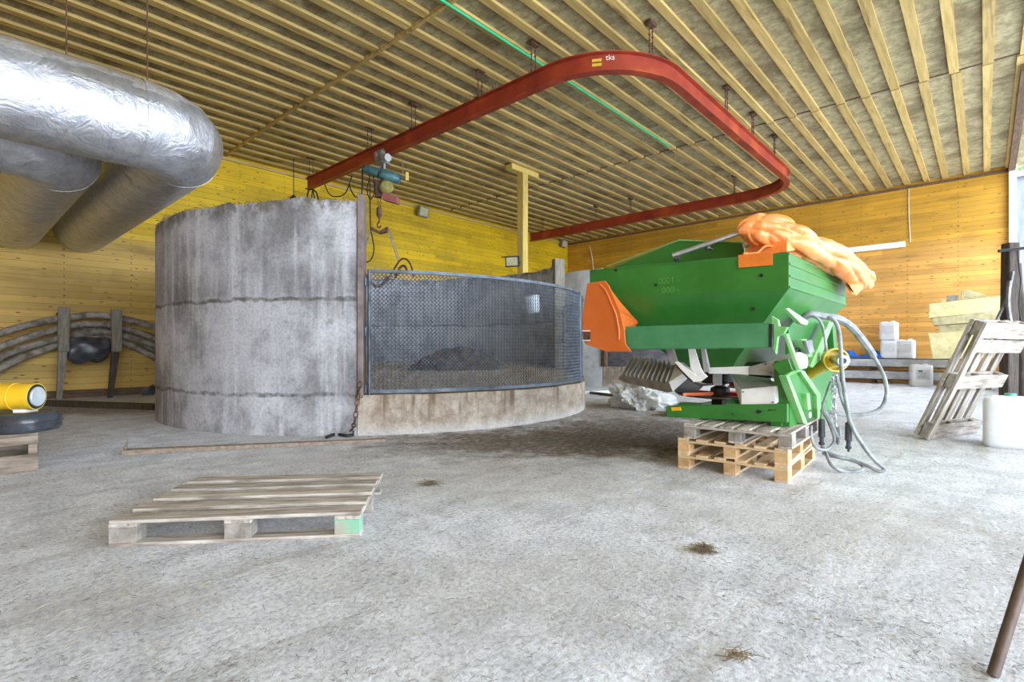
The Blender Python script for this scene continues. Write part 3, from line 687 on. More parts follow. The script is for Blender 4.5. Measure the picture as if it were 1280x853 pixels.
# ================================================================== post, lamps, conduit
po = thing('timber_post', 'yellow timber post with a T-shaped head holding up the ceiling behind the pit', 'post', W(.3, 14.7, 0))
p = W(.3, 14.7)
MB().box((p.x, p.y, (ZC-.05)/2-.07), .22, .22, ZC-.05-.14).build('shaft', 'postwood', po, bevel=.008)
MB().box((p.x, p.y, ZC-.13), 1.15, .24, .15).build('head_beam', 'postwood', po, bevel=.008)
def flood(name_loc, n, label, s_=1., dark=True):
    n = Vector(n).normalized(); sd = n.cross(Vector((0, 0, 1))).normalized(); up = sd.cross(n); c = Vector(name_loc)
    t = thing('floodlight', label, 'floodlight', c, 'floodlights')
    MB().obox(c-sd*.17*s_-up*.13*s_, sd*.34*s_, up*.26*s_, -n*.08*s_).build('housing', 'black' if dark else 'dull_steel', t, bevel=.008)
    MB().obox(c-sd*.14*s_-up*.10*s_, sd*.28*s_, up*.20*s_, n*.01*s_).build('lens', 'glasslamp', t)
    return t, c, n, sd, up
t, c, n, sd, up = flood(Q(640, 327, 14.4), DV(-.25, -1, -.15), 'black floodlight fixed on the timber post', 1.15)
MB().cyl(c-n*.06, Vector((p.x, p.y, c.z)), .025, 8).cyl(c+up*.13, c+up*.13+sd*.3+(0*n), .015, 6).build('bracket', 'black', t)
for (px, py, lab) in ((530, 265, 'square floodlight high on the yellow wall nearest the hoist'), (706, 305, 'small square floodlight high in the far corner of the yellow wall')):
    t, c, n, sd, up = flood(PY(px, py, YB-.22), (.15, -1, -.25), lab, 1.35, False)
    MB().cyl(c-n*.08, Vector((c.x, YB+.0, c.z+.05)), .03, 8).build('bracket', 'dull_steel', t)
gp = [Vector((PY(548, 0, 1).x, 0, 0))]
def ceil_pt(px, py, z): return Q(px, py, F*(H-z)/(py-HY))
a = ceil_pt(548, 0, ZC-.07); b = ceil_pt(838, 182, ZC-.07); yy = (a.y+b.y)/2
o = MB().cyl((a.x-2.2, yy, ZC-.075), (b.x, yy, ZC-.075), .024, 12).build('conduit', 'greenpipe', smooth=True); tag(o, 'bright green plastic conduit running along the ceiling battens', 'conduit')
# tube light + cord on right wall
tl = thing('tube_light', 'long white fluorescent tube fitting on the orange plank wall', 'light', PX(1095, 309, XR-.06))
a = PX(1131.5, 305.2, XR-.06); b = Vector((XR-.06, a.y+2.6, a.z))
MB().obox(Vector((XR-.10, a.y, a.z-.085)), (0, b.y-a.y, 0), (.10, 0, 0), (0, 0, .17)).build('fitting', 'whitepaint', tl, bevel=.01)
MB().cyl((XR-.13, a.y+.08, a.z), (XR-.13, b.y-.08, b.z), .045, 12).build('tube', 'tube', tl, smooth=True)
a = PX(1136, 228, XR-.02); b = PX(1138, 303, XR-.02)
o = MB().sweep(curve_pts([(XR-.02, a.y, ZC-.1), (XR-.02, (a.y+b.y)/2+.02, (a.z+b.z)/2), (XR-.02, b.y, b.z)], 5), .012, 6).build('cord', 'stringm', smooth=True); tag(o, 'thin pale cord running down the orange wall from the ceiling', 'cord')
o = MB().sweep(curve_pts([PX(737, 308, XR-.05), PX(740, 322, XR-.05), PX(742, 340, XR-.05)], 4), .02, 6).build('cord', 'stringm', smooth=True); tag(o, 'short pale cord on the far wall just left of the green hopper', 'cord')

# ================================================================== hoses and hangers on the left wall
HYW = 14.35
def hp(px, py, Y=HYW): return PY(px, py, Y)
hose_ctrl = [
    [(-60, 452), (0, 417), (66, 400), (87, 397), (114, 394), (141, 396), (191, 408), (230, 424)],
    [(-60, 475), (0, 434), (74, 411), (100, 406), (114, 405), (141, 407), (191, 422), (230, 442)],
    [(-60, 496), (0, 447), (74, 423), (100, 418), (120, 416), (141, 417), (191, 431), (230, 455)],
    [(-60, 512), (0, 461), (72, 431), (100, 423), (120, 420), (141, 422), (191, 446), (230, 474)],
    [(-60, 504), (0, 454), (74, 427), (100, 412), (120, 410), (145, 413), (191, 437), (230, 464)],
]
hl = ['topmost dirty grey hose draped over the two hangers', 'second dirty grey hose from the top draped over the hangers', 'fourth dirty grey hose from the top draped over the hangers',
      'lowest dirty grey hose draped over the two hangers', 'dirty grey hose squeezed between its neighbours on the hangers']
for i, cc in enumerate(hose_ctrl):
    P = [hp(px, py, HYW-.12+.06*i if i < 4 else HYW+.26) for px, py in cc]
    o = MB().sweep(curve_pts(P, 8), .07, 12).build('hose', 'hosepipe', smooth=True); tag(o, hl[i], 'hose', 'hoses draped on the wall hangers')
for i, px in enumerate((80, 146)):
    t = thing('hose_hanger', ('left, paler ' if i == 0 else 'right, darker ')+'upright hanger with broad board holding the wall hoses', 'hanger', (hp(px, 440, 14.05).x, 14.05, 0), 'hose hangers')
    a = hp(px, 384 if i == 0 else 387, 14.05); b = hp(px, 440, 14.05)
    MB().obox((a.x-.10, 13.99, b.z), (.19, 0, 0), (0, .1, 0), (0, 0, a.z-b.z)).jitter(.008, 4).build('broad_board', 'oldpost', t, bevel=.02)
    q = hp(px-(7 if i == 0 else 9), 500, 14.1)
    MB().hull([Vector((b.x+s_*.07-.02, 14.02+e_, b.z+.02)) for s_ in (-1, 1) for e_ in (0, .08)]+[Vector((q.x+s_*.045, 14.02+e_, 0)) for s_ in (-1, 1) for e_ in (0, .08)]).build('leg', 'oldpost' if i == 0 else 'darkpost', t)
    MB().box((a.x, 14.4, a.z-.12), .08, .8, .06).build('peg', 'darkpost', t)
mb = MB()
def bagf(u, v):
    px = 84+52*u; sag = max(0, math.sin(math.pi*u))**.35
    py = 424-2*math.sin(u*3)+v*(14+23*sag*(.85+.15*math.sin(u*7+1)))
    p = hp(px, py, 14.12-.10*math.sin(math.pi*v)*sag); p += noise.noise_vector(p*4)*.05; return p
mb.grid(bagf, 30, 20); o = mb.build('black_sheet', 'bag', smooth=60, solid=.03); tag(o, 'black plastic sheeting bundled between the two hose hangers', 'sheeting')
o = MB().obox(G(20, 507), G(192, 513)-G(20, 507), DV(0, .25), (0, 0, .09)).build('floor_beam', 'darkpost'); tag(o, 'dark timber beam lying on the floor below the wall hoses', 'beam')
o = MB().hull([hp(px, py, 14.2+e_) for px, py in ((178, 487), (192, 480), (194, 502), (176, 503)) for e_ in (0, .4)]).jitter(.04, 4).build('dark_sack', 'bag', smooth=True); tag(o, 'dark sack slumped on the floor against the left edge of the pit', 'sack')

# ================================================================== heater on crate
cr = thing('wooden_crate', 'low wooden crate under the yellow heater at the left edge', 'crate', G(20, 596))
c0 = W(-4.09, 4.49); fx = DV(-.741, -.671).normalized(); fy = DV(-.671, .741).normalized()
L_ = 1.3
for z0, z1, nm in ((.0, .15, 'lower_board'), (.235, .31, 'top_board')):
    MB().obox(c0+Vector((0, 0, z0)), fx*L_, fy*.03, (0, 0, z1-z0)).build(nm, 'greywood_d', cr, bevel=.004)
    MB().obox(c0+fy*.67+Vector((0, 0, z0)), fx*L_, fy*.03, (0, 0, z1-z0)).build(nm, 'greywood_d', cr, bevel=.004)
    MB().obox(c0+Vector((0, 0, z0))+fy*.03, fx*.03, fy*.64, (0, 0, z1-z0)).build('end_board', 'greywood_d', cr, bevel=.004)
for (a_, b_) in ((0, .03), (.62, .03), (1.24, .03), (.0, .6), (1.24, .6)):
    MB().obox(c0+fx*(a_+.005)+fy*b_+Vector((0, 0, .0)), fx*.06, fy*.06, (0, 0, .30)).build('corner_post', 'greywood_d', cr, bevel=.004)
for i in range(5): MB().obox(c0+fy*(.02+.135*i)+Vector((0, 0, .31)), fx*L_, fy*.11, (0, 0, .02)).build('lid_board', 'greywood_d', cr, bevel=.003)
he = thing('space_heater', 'yellow cylindrical space heater on black fuel tank, at left edge', 'heater', c0+fx*.5+Vector((0, 0, .33)))
cz = .635
fx = DV(-.99, -.13); fy = DV(-.13, .99); ht = W(-4.45, 4.58)
hr = W(-4.19, 4.58); a = Vector((hr.x, hr.y, cz)); ax = fx
MB().lathe(a, ax, [(.0, .112), (.012, .116), (.03, .116), (.85, .116)], 32).build('barrel', 'hyellow', he, smooth=40)
MB().torus(a, ax, .112, .006, 32).build('front_ring', 'ptoyellow', he, smooth=True)
MB().lathe(a-ax*.006, ax, [(0, .108), (.004, .108)], 32).build('dark_gap', 'black', he)
MB().lathe(a-ax*.022+fx*.0, ax, [(0, .08), (.006, .086), (.02, .086)], 32).build('burner_plate', 'heaterface', he, smooth=40)
for t_ in (.16, .30, .46): MB().torus(a+ax*t_, ax, .1175, .004, 32, 6).build('barrel_rib', 'hyellow', he, smooth=True)
def tankring(s_, z): return [Vector((0, 0, z))+ht+fx*(.0+(.36*s_)*math.copysign(abs(math.cos(q))**.5, math.cos(q))-.0)+fy*(.0+(.24*s_)*math.copysign(abs(math.sin(q))**.5, math.sin(q))) for q in [2*math.pi*k/32 for k in range(32)]]
mb = MB(); prev = None
for s_, z in ((.94, .33), (1., .36), (1., .40), (1.025, .405), (1.025, .415), (1., .42), (.99, .455), (.92, .49), (.8, .50)):
    ring = [mb.bm.verts.new(p) for p in tankring(s_, z)]
    if prev: [mb.bm.faces.new((prev[k], prev[(k+1) % 32], ring[(k+1) % 32], ring[k])) for k in range(32)]
    else: mb.bm.faces.new(ring[::-1])
    prev = ring
mb.bm.faces.new(prev); mb.build('fuel_tank', 'tankgrey', he, smooth=35)
MB().obox(ht-fx*.2-fy*.07+Vector((0, 0, .50)), fx*.10, fy*.14, (0, 0, .025)).build('foot', 'whitepaint', he)
q = Q(4, 482, 5.2)
o = MB().obox(W(-4.86, 4.86, .33), fx*.12, fy*.10, (0, 0, .43)).build('wood_block', 'newwood', bevel=.01); tag(o, 'pale wooden block standing behind the yellow heater', 'block')

# ================================================================== floor plank and chip, foreground pallet
a, b = G(152, 570), G(482, 553)
t = (b-a).normalized(); s_ = Vector((-t.y, t.x, 0))
pl = thing('floor_plank', 'long dirty plank lying on the floor in front of the pit', 'plank', (a+b)/2)
MB().hull([a+Vector((0, 0, z)) for z in (0, .05)]+[a+s_*.13+Vector((0, 0, z)) for z in (0, .05)]+[b+Vector((0, 0, z)) for z in (0, .035)]+[b+s_*.09+Vector((0, 0, z)) for z in (0, .035)]).build('board', 'plank', pl, bevel=.004)
MB().hull([G(153, 568)+Vector((0, 0, .03)), G(158, 568)+Vector((0, 0, .03)), Q(160, 548, 5.25), G(155, 566)+Vector((0, 0, .02))+DV(0, .05), Q(157, 556, 5.2)]).build('splinter', 'plank', pl)

def pallet(name, label, Lx, Wy, Hh, wood, woody, blk, nboards, group, bw=.14, bottom=True):
    t = thing(name, label, 'pallet', (0, 0, 0), group); bt = .02; bh = Hh-3*bt-(0 if bottom else -bt)
    z = 0
    if bottom:
        for y_ in (-Wy/2+.05, 0, Wy/2-.05): MB().box((0, y_, bt/2), Lx, .10, bt).build('bottom_board', wood, t, True, bevel=.003)
        z = bt
    for x_ in (-Lx/2+.07, 0, Lx/2-.07):
        for y_ in (-Wy/2+.05, 0, Wy/2-.05):
            MB().box((x_, y_, z+bh/2), .14, .10, bh).build('block', blk, t, True, bevel=.004)
        MB().box((x_, 0, z+bh+bt/2), .14, Wy, bt).build('cross_board', woody, t, True, bevel=.003)
    for i in range(nboards):
        y_ = -Wy/2+bw/2+(Wy-bw)*i/(nboards-1)
        MB().box((random.uniform(-.008, .008), y_, z+bh+bt*1.5), Lx, bw-random.uniform(0, .015), bt, Matrix.Rotation(random.uniform(-.006, .006), 3, 'Z')).build('deck_board', wood, t, True, bevel=.003)
    return t
fl, fr_ = G(135, 685), G(450, 672)
xd = (fr_-fl); yaw = math.atan2(xd.y, xd.x); yd = Vector((-math.sin(yaw), math.cos(yaw), 0))
if yd.dot(DV(0, 1)) < 0: yd = -yd
Lf = xd.length; Wf = .95
fp = pallet('wooden_pallet', 'weathered grey pallet lying alone on the floor in the foreground', Lf, Wf, .142, 'greywood', 'greywood_y', 'greyblock', 5, 'pallets', .135)
fp.location = fl+xd*.5+yd*Wf*.5; fp.rotation_euler = (0, 0, yaw)
blks = [c_ for c_ in fp.children if c_.name.startswith('block')]
def lc(o_): return sum((v.co for v in o_.data.vertices), Vector())/len(o_.data.vertices)
gbk = max(blks, key=lambda o_: lc(o_).x-lc(o_).y); gbk.data.materials[0] = M['greenblock']; gbk['label'] = 'block daubed with green paint'

# ================================================================== fertiliser spreader on three pallets
CC = Vector((2.28, 4.3)); fv = Vector((-.731, .682)); ev = Vector((.682, .731))
def plane_pt(px, py, base, dr):
    r = (px-640)/F; t_ = (r*base.y-base.x)/(dr.x-r*dr.y); x = base+dr*t_; return W(x.x, x.y, H-(py-HY)/F*x.y)
def SN(px, py, o=0.): return plane_pt(px, py, CC-ev*o, fv)
def SR(px, py, o=0.): return plane_pt(px, py, CC-fv*o, ev)
def SL(s_, w_, z): x = CC+fv*s_+ev*w_; return W(x.x, x.y, z)
FV, EV = DV(fv.x, fv.y), DV(ev.x, ev.y)
# pallets
pc0 = Vector((2.156, 4.06)); pa = math.atan2(.629, -.777)
f2 = Vector((-.777, .629)); e2 = Vector((.629, .777))
def place_p(t_, off_f, off_e, z, LL, WW, dr=0.):
    c_ = pc0+f2*(WW/2+off_f)+e2*(LL/2+off_e); p_ = W(c_.x, c_.y, z)
    ex = DV(e2.x, e2.y); t_.location = p_; t_.rotation_euler = (0, 0, math.atan2(ex.y, ex.x)+dr)
PH = .134
p1 = pallet('wooden_pallet', 'bottom pallet of the stack under the green spreader, new yellowish wood', 1.2, .88, PH, 'newwood', 'newwood_y', 'endwood', 6, 'pallets', .10)
place_p(p1, 0, 0, 0, 1.2, .88)
p2 = copy_tree(p1); p2['label'] = 'middle pallet of the stack under the green spreader, new wood'; place_p(p2, .012, .01, PH, 1.2, .88, .015)
p3 = pallet('wooden_pallet', 'topmost, weathered grey pallet of the stack directly under the green spreader', 1.2, .86, PH, 'greywood', 'greywood_y', 'greyblock', 6, 'pallets', .11)
place_p(p3, -.035, .0, PH*2, 1.2, .86, -.01)
ZP = PH*3
sp = thing('fertiliser_spreader', 'green and orange fertiliser spreader standing on a stack of pallets', 'spreader', SL(.7, .9, ZP))
# hopper: open tapering box, thin walls
zr = lambda s_: 1.84+.055*s_/1.95
top = [SL(0, 0, 1.84), SL(1.95, 0, 1.90), SL(1.95, 2.2, 1.90), SL(0, 2.2, 1.84)]
kn = [SL(0, 0, 1.555), SL(1.95, 0, 1.60), SL(1.95, 2.2, 1.60), SL(0, 2.2, 1.555)]
bo = [SL(.55, .3, .93), SL(1.1, .3, .93), SL(1.1, 1.9, .93), SL(.55, 1.9, .93)]
mb = MB(); V = [[mb.bm.verts.new(p) for p in ring] for ring in (top, kn, bo)]
for a, b in ((0, 1), (1, 2)):
    for i in range(4): mb.bm.faces.new((V[a][i], V[a][(i+1) % 4], V[b][(i+1) % 4], V[b][i]))
mb.bm.faces.new(V[2])
hop = mb.build('hopper', 'green', sp, solid=.025)
# rim folded lip
for i in range(4):
    a, b = top[i], top[(i+1) % 4]; MB().cyl(a, b, .014, 8).build('hopper_lip', 'green', sp, smooth=True)
# pressed ribs on the tractor side
def rib(pts): MB().sweep(pts, .013, 6).build('pressed_rib', 'green', sp, smooth=True)
rib([SR(986, 330, .005), SR(1056, 359, .005)]); rib([SR(986, 345, .005), SR(1056, 370, .005)]); rib([SR(986, 359, .008), SR(1057, 381, .008)])
# raised gable panel inside the rim
gb_o = -.42
MB().prism([SN(762, 336, gb_o), SN(849, 301, gb_o), SN(928, 304, gb_o), SN(934, 330, gb_o), SN(934, 350, gb_o), SN(762, 350, gb_o)], EV*.02).build('gable_panel', 'green', sp)
MB().cyl(SN(759, 333, gb_o+.01), SN(849, 300.5, gb_o+.01), .008, 6).cyl(SN(849, 300.5, gb_o+.01), SN(928, 303.5, gb_o+.01), .008, 6).build('gable_lip', 'green_light', sp)
for (px, py) in ((820, 356.5), (952, 344.5), (942, 386), (770, 338)):
    q = SN(px, py, .014) if py < 370 else SN(px, py, -.06); MB().cyl(q-EV*.01, q+EV*.012, .014, 12).build('bolt', 'black', sp, smooth=True)
q = SN(822.5, 355.5, .014); text_mesh('0001 -', .085, q, -FV, Vector((0, 0, 1))-FV*.0, 'stamp', 'level_mark', sp, .001)
q = SN(827, 367, .014); text_mesh('000 -', .085, q, -FV, (0, 0, 1), 'stamp', 'level_mark', sp, .001)
# orange sheet flap on the side and tarp
MB().prism([SN(923, 319, .016), SN(966, 315, .016), SN(966, 331.5, .016), SN(923.5, 335, .016)], -EV*.006).build('tarp_flap', 'orange_dark', sp)
# rolled tarp: sections along its path (pixel centre, half sizes, depth)
secs = [(922, 290, 3, 4.62), (930, 287, 13, 4.62), (943, 287, 21, 4.62), (960, 289, 24, 4.62), (978, 294, 24, 4.62), (993, 302, 23, 4.62), (1008, 309, 20, 4.7), (1024, 314, 19, 4.85),
        (1040, 323, 19, 5.1), (1055, 333, 18, 5.35), (1068, 342, 17, 5.6), (1078, 349, 15, 5.8), (1086, 353, 8, 5.95)]
mb = MB(); pts = []; rads = []
P0 = [Q(a, b, d) for a, b, r, d in secs]; r0 = [r*d/F for a, b, r, d in secs]
pts = curve_pts(P0, 12)
for i in range(len(pts)):
    x = i/12; j = min(int(x), len(r0)-2); rads.append(max(.004, r0[j]+(r0[j+1]-r0[j])*(x-j)))
mb.sweep(pts, rads, 72)
for v in mb.bm.verts:
    k_ = min(range(len(pts)), key=lambda i: (pts[i]-v.co).length); d = v.co-pts[k_]; rr = rads[k_]; u_ = k_/(len(pts)-1)
    t_ = (pts[min(k_+1, len(pts)-1)]-pts[max(k_-1, 0)]).normalized(); upv = (Vector((0, 0, 1))-t_*t_.z).normalized(); sdv = t_.cross(upv)
    an = math.atan2(d.dot(upv), d.dot(sdv))
    # long creases that run along the roll, drifting round it, plus a cinched waist and flat facets
    cr_ = 1-abs(math.sin(an*2.5+u_*7+1.2*noise.noise(Vector((u_*6, an, 2)))))
    k2 = .10*cr_**2*-1.6+.09*noise.noise(Vector((u_*5, math.cos(an)*1.4, math.sin(an)*1.4)))
    k2 += .05*abs(noise.noise(Vector((u_*18, an*1.3, 5))))
    k2 -= .24*(1-abs(noise.noise(Vector((u_*4.2+3, math.cos(an)*.9+u_*2, math.sin(an)*.9)))))**6
    k2 -= .04*(1-abs(noise.noise(Vector((u_*12, math.cos(an)*1.2+9, math.sin(an)*1.2)))))**5
    if .50 < u_ < .60: k2 -= .18*math.sin((u_-.5)/.1*math.pi)*(.6+.4*math.sin(an*3))
    v.co += d*k2*.9
mb.build('rolled_tarp', 'tarp', sp, smooth=65)
def flapf(u, v):      # pulled corner hanging off the far end, and the sagging near fold
    a = Q(1056+28*u, 352+3*u, 5.45+.45*u); b = Q(1066+6*u, 369-10*u, 5.5+.35*u); p = a.lerp(b, v); return p+noise.noise_vector(p*6)*.02
mb = MB(); mb.grid(flapf, 10, 8); mb.build('tarp_corner', 'tarp', sp, smooth=60, solid=.012)
MB().hull([Q(1057, 350, 5.5), Q(1086, 345, 5.9), Q(1084, 356, 5.85), Q(1070, 370, 5.6), Q(1088, 351, 5.7), Q(1062, 357, 5.3)]).build('tarp_corner', 'tarp', sp, smooth=20)
def foldf(u, v):
    px = 929+56*u; t0 = 312-9*u+4*math.sin(u*9); p = Q(px, t0+v*(6+2*math.sin(u*6))+ (3 if v < .5 else 0), 4.55+.25*v-.12*math.sin(math.pi*v)); return p+noise.noise_vector(p*9)*.02
mb = MB(); mb.grid(foldf, 20, 8); mb.build('tarp_fold', 'tarp', sp, smooth=60, solid=.012)
MB().hull([Q(930, 318, 4.75), Q(984, 314, 4.4), Q(936, 306, 4.75), Q(984, 300, 4.45), Q(960, 318, 4.5), Q(984, 312, 4.8), Q(940, 303, 5.1), Q(1000, 312, 4.6)]).jitter(.02, 9).build('tarp_fold', 'tarp', sp, smooth=20)
MB().sweep([SN(841, 319.5, .02), Q(925, 291, 4.66)], .022, 14).build('tarp_arm', 'steel', sp, smooth=40)
MB().sweep([SN(930, 306, -.35), Q(960, 302, 4.9)], .03, 10).build('tarp_tube', 'whitepaint', sp, smooth=40)
q = SN(884.5, 310, -.05); MB().ball(q, .026, 2).cyl(q, q+EV*.1, .012, 8).build('arm_knob', 'tankgrey', sp, smooth=True)
MB().cyl(SN(846, 321, .03), SN(846, 326, -.02), .025, 10).build('arm_pivot', 'tankgrey', sp, smooth=True)
# guard tube along the side
go = .20
bar = MB().prism([SN(777, 408.5, go), SN(964, 403.5, go), SN(965, 435, go), SN(780, 437.5, go)], EV*.07).build('guard_tube', 'green_grey', sp, bevel=.012)
MB().obox(SN(961, 405, go+.004), SN(965, 405, go+.004)-SN(961, 405, go+.004), EV*.07, SN(961, 434, go+.004)-SN(961, 405, go+.004)).build('end_cap', 'black', sp)
MB().obox(SL(.15, -.14, 1.12), FV*.08, EV*.35, (0, 0, .06)).obox(SL(1.5, -.14, 1.12), FV*.08, EV*.5, (0, 0, .06)).build('guard_arm', 'green', sp)
# orange rear guard: main plate + inner flange
go2 = .24
plate = [(734, 354), (756, 351), (761, 358), (775, 390), (780, 413), (781.5, 430), (789, 440), (758, 440), (731, 430), (728, 415), (727.5, 394)]
def plate_w(px, py): return SN(px, py, go2)
og = MB().prism([plate_w(*p_) for p_ in plate], EV*.022).build('rear_guard', 'orange', sp, bevel=.006)
inner = [(739, 360), (753, 357.5), (768, 392), (773, 425), (734, 425), (733, 394)]
MB().sweep([SN(px, py, go2+.004) for px, py in ((750, 356), (757, 363), (770, 393), (774, 415), (773.5, 425))], .010, 6).build('guard_bead', 'orange', sp, smooth=True)
MB().prism([plate_w(756, 351), plate_w(775, 390), plate_w(780, 413), SN(794, 409, -.02), SN(797, 403, -.02), SN(774, 376, -.0)], FV*.015).build('guard_flange', 'orange', sp, bevel=.004)
MB().prism([SN(728.5, 415, go2+.003), SN(738, 415, go2+.003), SN(738, 427, go2+.003), SN(729.5, 427, go2+.003)], -EV*.004).build('slot', 'rusty', sp)
for py in (414.5, 426.5): MB().obox(SN(728, py, go2+.004), SN(738, py, go2+.004)-SN(728, py, go2+.004), -EV*.004, (0, 0, .012)).build('slot_edge', 'whitepaint', sp)
# bracket at the guard's right end and the strut
MB().prism([SN(964, 395, .16), SN(972, 400, .16), SN(974, 408, .16), SN(984, 409, .16), SN(980, 417, .16), SN(972, 421, .16), SN(971, 430, .16), SN(969.5, 443, .16), SN(965.5, 436, .16)], EV*.05).build('guard_bracket', 'green_light', sp, bevel=.004)
MB().prism([SN(979, 418, .06), SN(983, 417, .06), SN(1000, 462, .06), SN(995, 464, .06)], EV*.06).build('strut', 'green_light', sp, bevel=.004)
# base frame
MB().prism([SN(833, 507.5, .03), SN(984, 505, .03), SN(984, 528.5, .03), SN(833, 521.5, .03)], EV*.05).build('base_rail', 'green', sp, bevel=.004)
MB().obox(SL(.05, 1.6, ZP), FV*1.05, EV*.05, (0, 0, .09)).build('base_rail', 'green', sp, bevel=.004)
MB().obox(SL(.05, .0, ZP), FV*.08, EV*1.6, (0, 0, .09)).build('base_cross_member', 'green', sp)
MB().obox(SL(1.0, .0, ZP), FV*.08, EV*1.6, (0, 0, .07)).build('base_cross_member', 'green', sp)
MB().prism([SN(839, 509.5, .035), SN(851, 509, .035), SN(852, 513.5, .035), SN(840, 514, .035)], -EV*.008).build('reflector', 'amber', sp, bevel=.003)
for (px, py) in ((916, 518), (948, 515), (951, 515)): q = SN(px, py, .036); MB().cyl(q-EV*.004, q+EV*.004, .016 if px == 948 else .008, 10).build('bolt', 'black', sp)
for x0, x1 in ((960, 966), (967, 971)): MB().obox(SN(x0, 512.5, .034), SN(x1-1.5, 512.3, .034)-SN(x0, 512.5, .034), -EV*.003, (0, 0, -.008)).build('slot', 'black', sp)
MB().obox(SL(.78, .03, ZP+.09), FV*.18, EV*.1, (0, 0, .05)).build('disc_carrier', 'green', sp, bevel=.004)
# spreading discs
for w0 in (.42, 1.75):
    dc = SL(.72, w0, .60)
    dk = MB().lathe(dc, (0, 0, 1), [(-.03, .10), (-.02, .25), (.0, .40), (.012, .40), (-.008, .25), (-.01, .05)], 40).build('spreading_disc', 'darkdisc', sp, smooth=40)
    MB().lathe(dc, (0, 0, 1), [(0, .09), (.07, .09), (.09, .05), (.16, .04), (.30, .04)], 20).build('hub', 'black', dk, smooth=40)
    for ang, mm in ((.2, 'red'), (2.1, 'vane'), (3.4, 'red'), (5.2, 'vane')):
        dv = FV*math.cos(ang)+EV*math.sin(ang); nv_ = Vector((-dv.y, dv.x, 0))
        MB().obox(dc+dv*.08+Vector((0, 0, .005)), dv*.36, nv_*.012, (0, 0, .03)).build('vane', mm, dk)
    MB().obox(SL(.60, w0-.14, .72), FV*.26, EV*.28, (0, 0, .10)).build('gear_housing', 'black', sp, bevel=.02)
    MB().obox(SL(.68, w0-.06, .45), FV*.1, EV*.12, (0, 0, .15)).build('disc_pillar', 'black', sp)
    MB().hull([SL(.60, w0-.10, .82), SL(.92, w0-.10, .82), SL(.60, w0+.16, .82), SL(.92, w0+.16, .82), SL(.5, w0-.14, .97), SL(1.1, w0-.14, .97), SL(.5, w0+.2, .97), SL(1.1, w0+.2, .97)]).build('outlet_funnel', 'green', sp)
# white metering box over the disc
fo, bo_ = .0, -.32
box_pts = [SN(926.5, 487, fo), SN(968, 483, fo), SN(970, 505, fo), SN(926.5, 510, fo), SN(977.5, 481, -.12), SN(978, 500, -.12), SN(913, 468, bo_), SN(962, 475, bo_), SN(926, 495, bo_), SN(972, 495, bo_)]
MB().hull(box_pts).build('metering_cover', 'whitepaint', sp, bevel=.005)
MB().hull([SN(913, 468, bo_-.01), SN(962, 475, bo_-.01), SN(926.5, 486.6, .006), SN(968, 482.7, .006), SN(914, 466.5, bo_-.01), SN(963, 473.5, bo_-.01)]).build('cover_top', 'greysheet', sp)
for (px, py) in ((929, 490), (929, 508), (944, 507.5), (966, 503)): q = SN(px, py, .004); MB().cyl(q-EV*.004, q+EV*.004, .006, 8).build('bolt', 'black', sp)
# linkage bars above the disc
MB().prism([SN(882, 460, -.10), SN(936, 458, -.10), SN(936, 468, -.10), SN(886, 467.5, -.10)], EV*.03).build('link_bar', 'whitepaint', sp, bevel=.003)
MB().prism([SN(936, 459, -.09), SN(966, 450, -.09), SN(992, 440, -.09), SN(997, 452, -.09), SN(984, 471, -.09), SN(936, 468.5, -.09)], EV*.03).build('link_plate', 'greysheet', sp, bevel=.003)
for (px, py) in ((957, 455), (963, 466), (988, 450)): q = SN(px, py, -.086); MB().cyl(q-EV*.008, q, .012, 10).build('bolt', 'dull_steel', sp)
MB().prism([SN(891, 468, -.2), SN(900, 467, -.2), SN(900, 482, -.2), SN(891, 482, -.2)], EV*.05).build('link_post', 'greysheet', sp)
# levers and arms of the border deflector
def lev(pts, o, th, m_, nm): return MB().prism([SN(px, py, o) for px, py in pts], EV*th).build(nm, m_, sp, bevel=.002)
lev([(832, 436), (841, 436), (847, 455), (839, 457)], .0, .03, 'greysheet', 'deflector_arm')
lev([(843, 453), (847, 452), (856, 459), (870, 470), (880, 467), (884, 471), (876, 477), (867, 478), (852, 463)], .05, .02, 'whitepaint', 'deflector_arm')
lev([(860, 436), (868, 436), (876, 461), (880, 468), (870, 470), (863, 460)], .02, .02, 'whitepaint', 'adjusting_lever')
lev([(876, 436), (881, 436), (887, 464), (880, 466)], .0, .03, 'greysheet', 'adjusting_lever')
q0, q1 = SN(872, 448, -.01), SN(877, 465, -.01); mb = MB()
mb.sweep([q0+(q1-q0)*(i/60)+FV*.02*math.cos(i*.75)+EV*.02*math.sin(i*.75) for i in range(61)], .005, 5).build('spring', 'black', sp)
MB().sweep(curve_pts([SN(845, 455, .04), SN(856, 468, .04), SN(866, 477, .04), SN(878, 481, .0), SN(892, 480, -.05)], 6), .012, 8).build('deflector_cable', 'cable', sp, smooth=True)
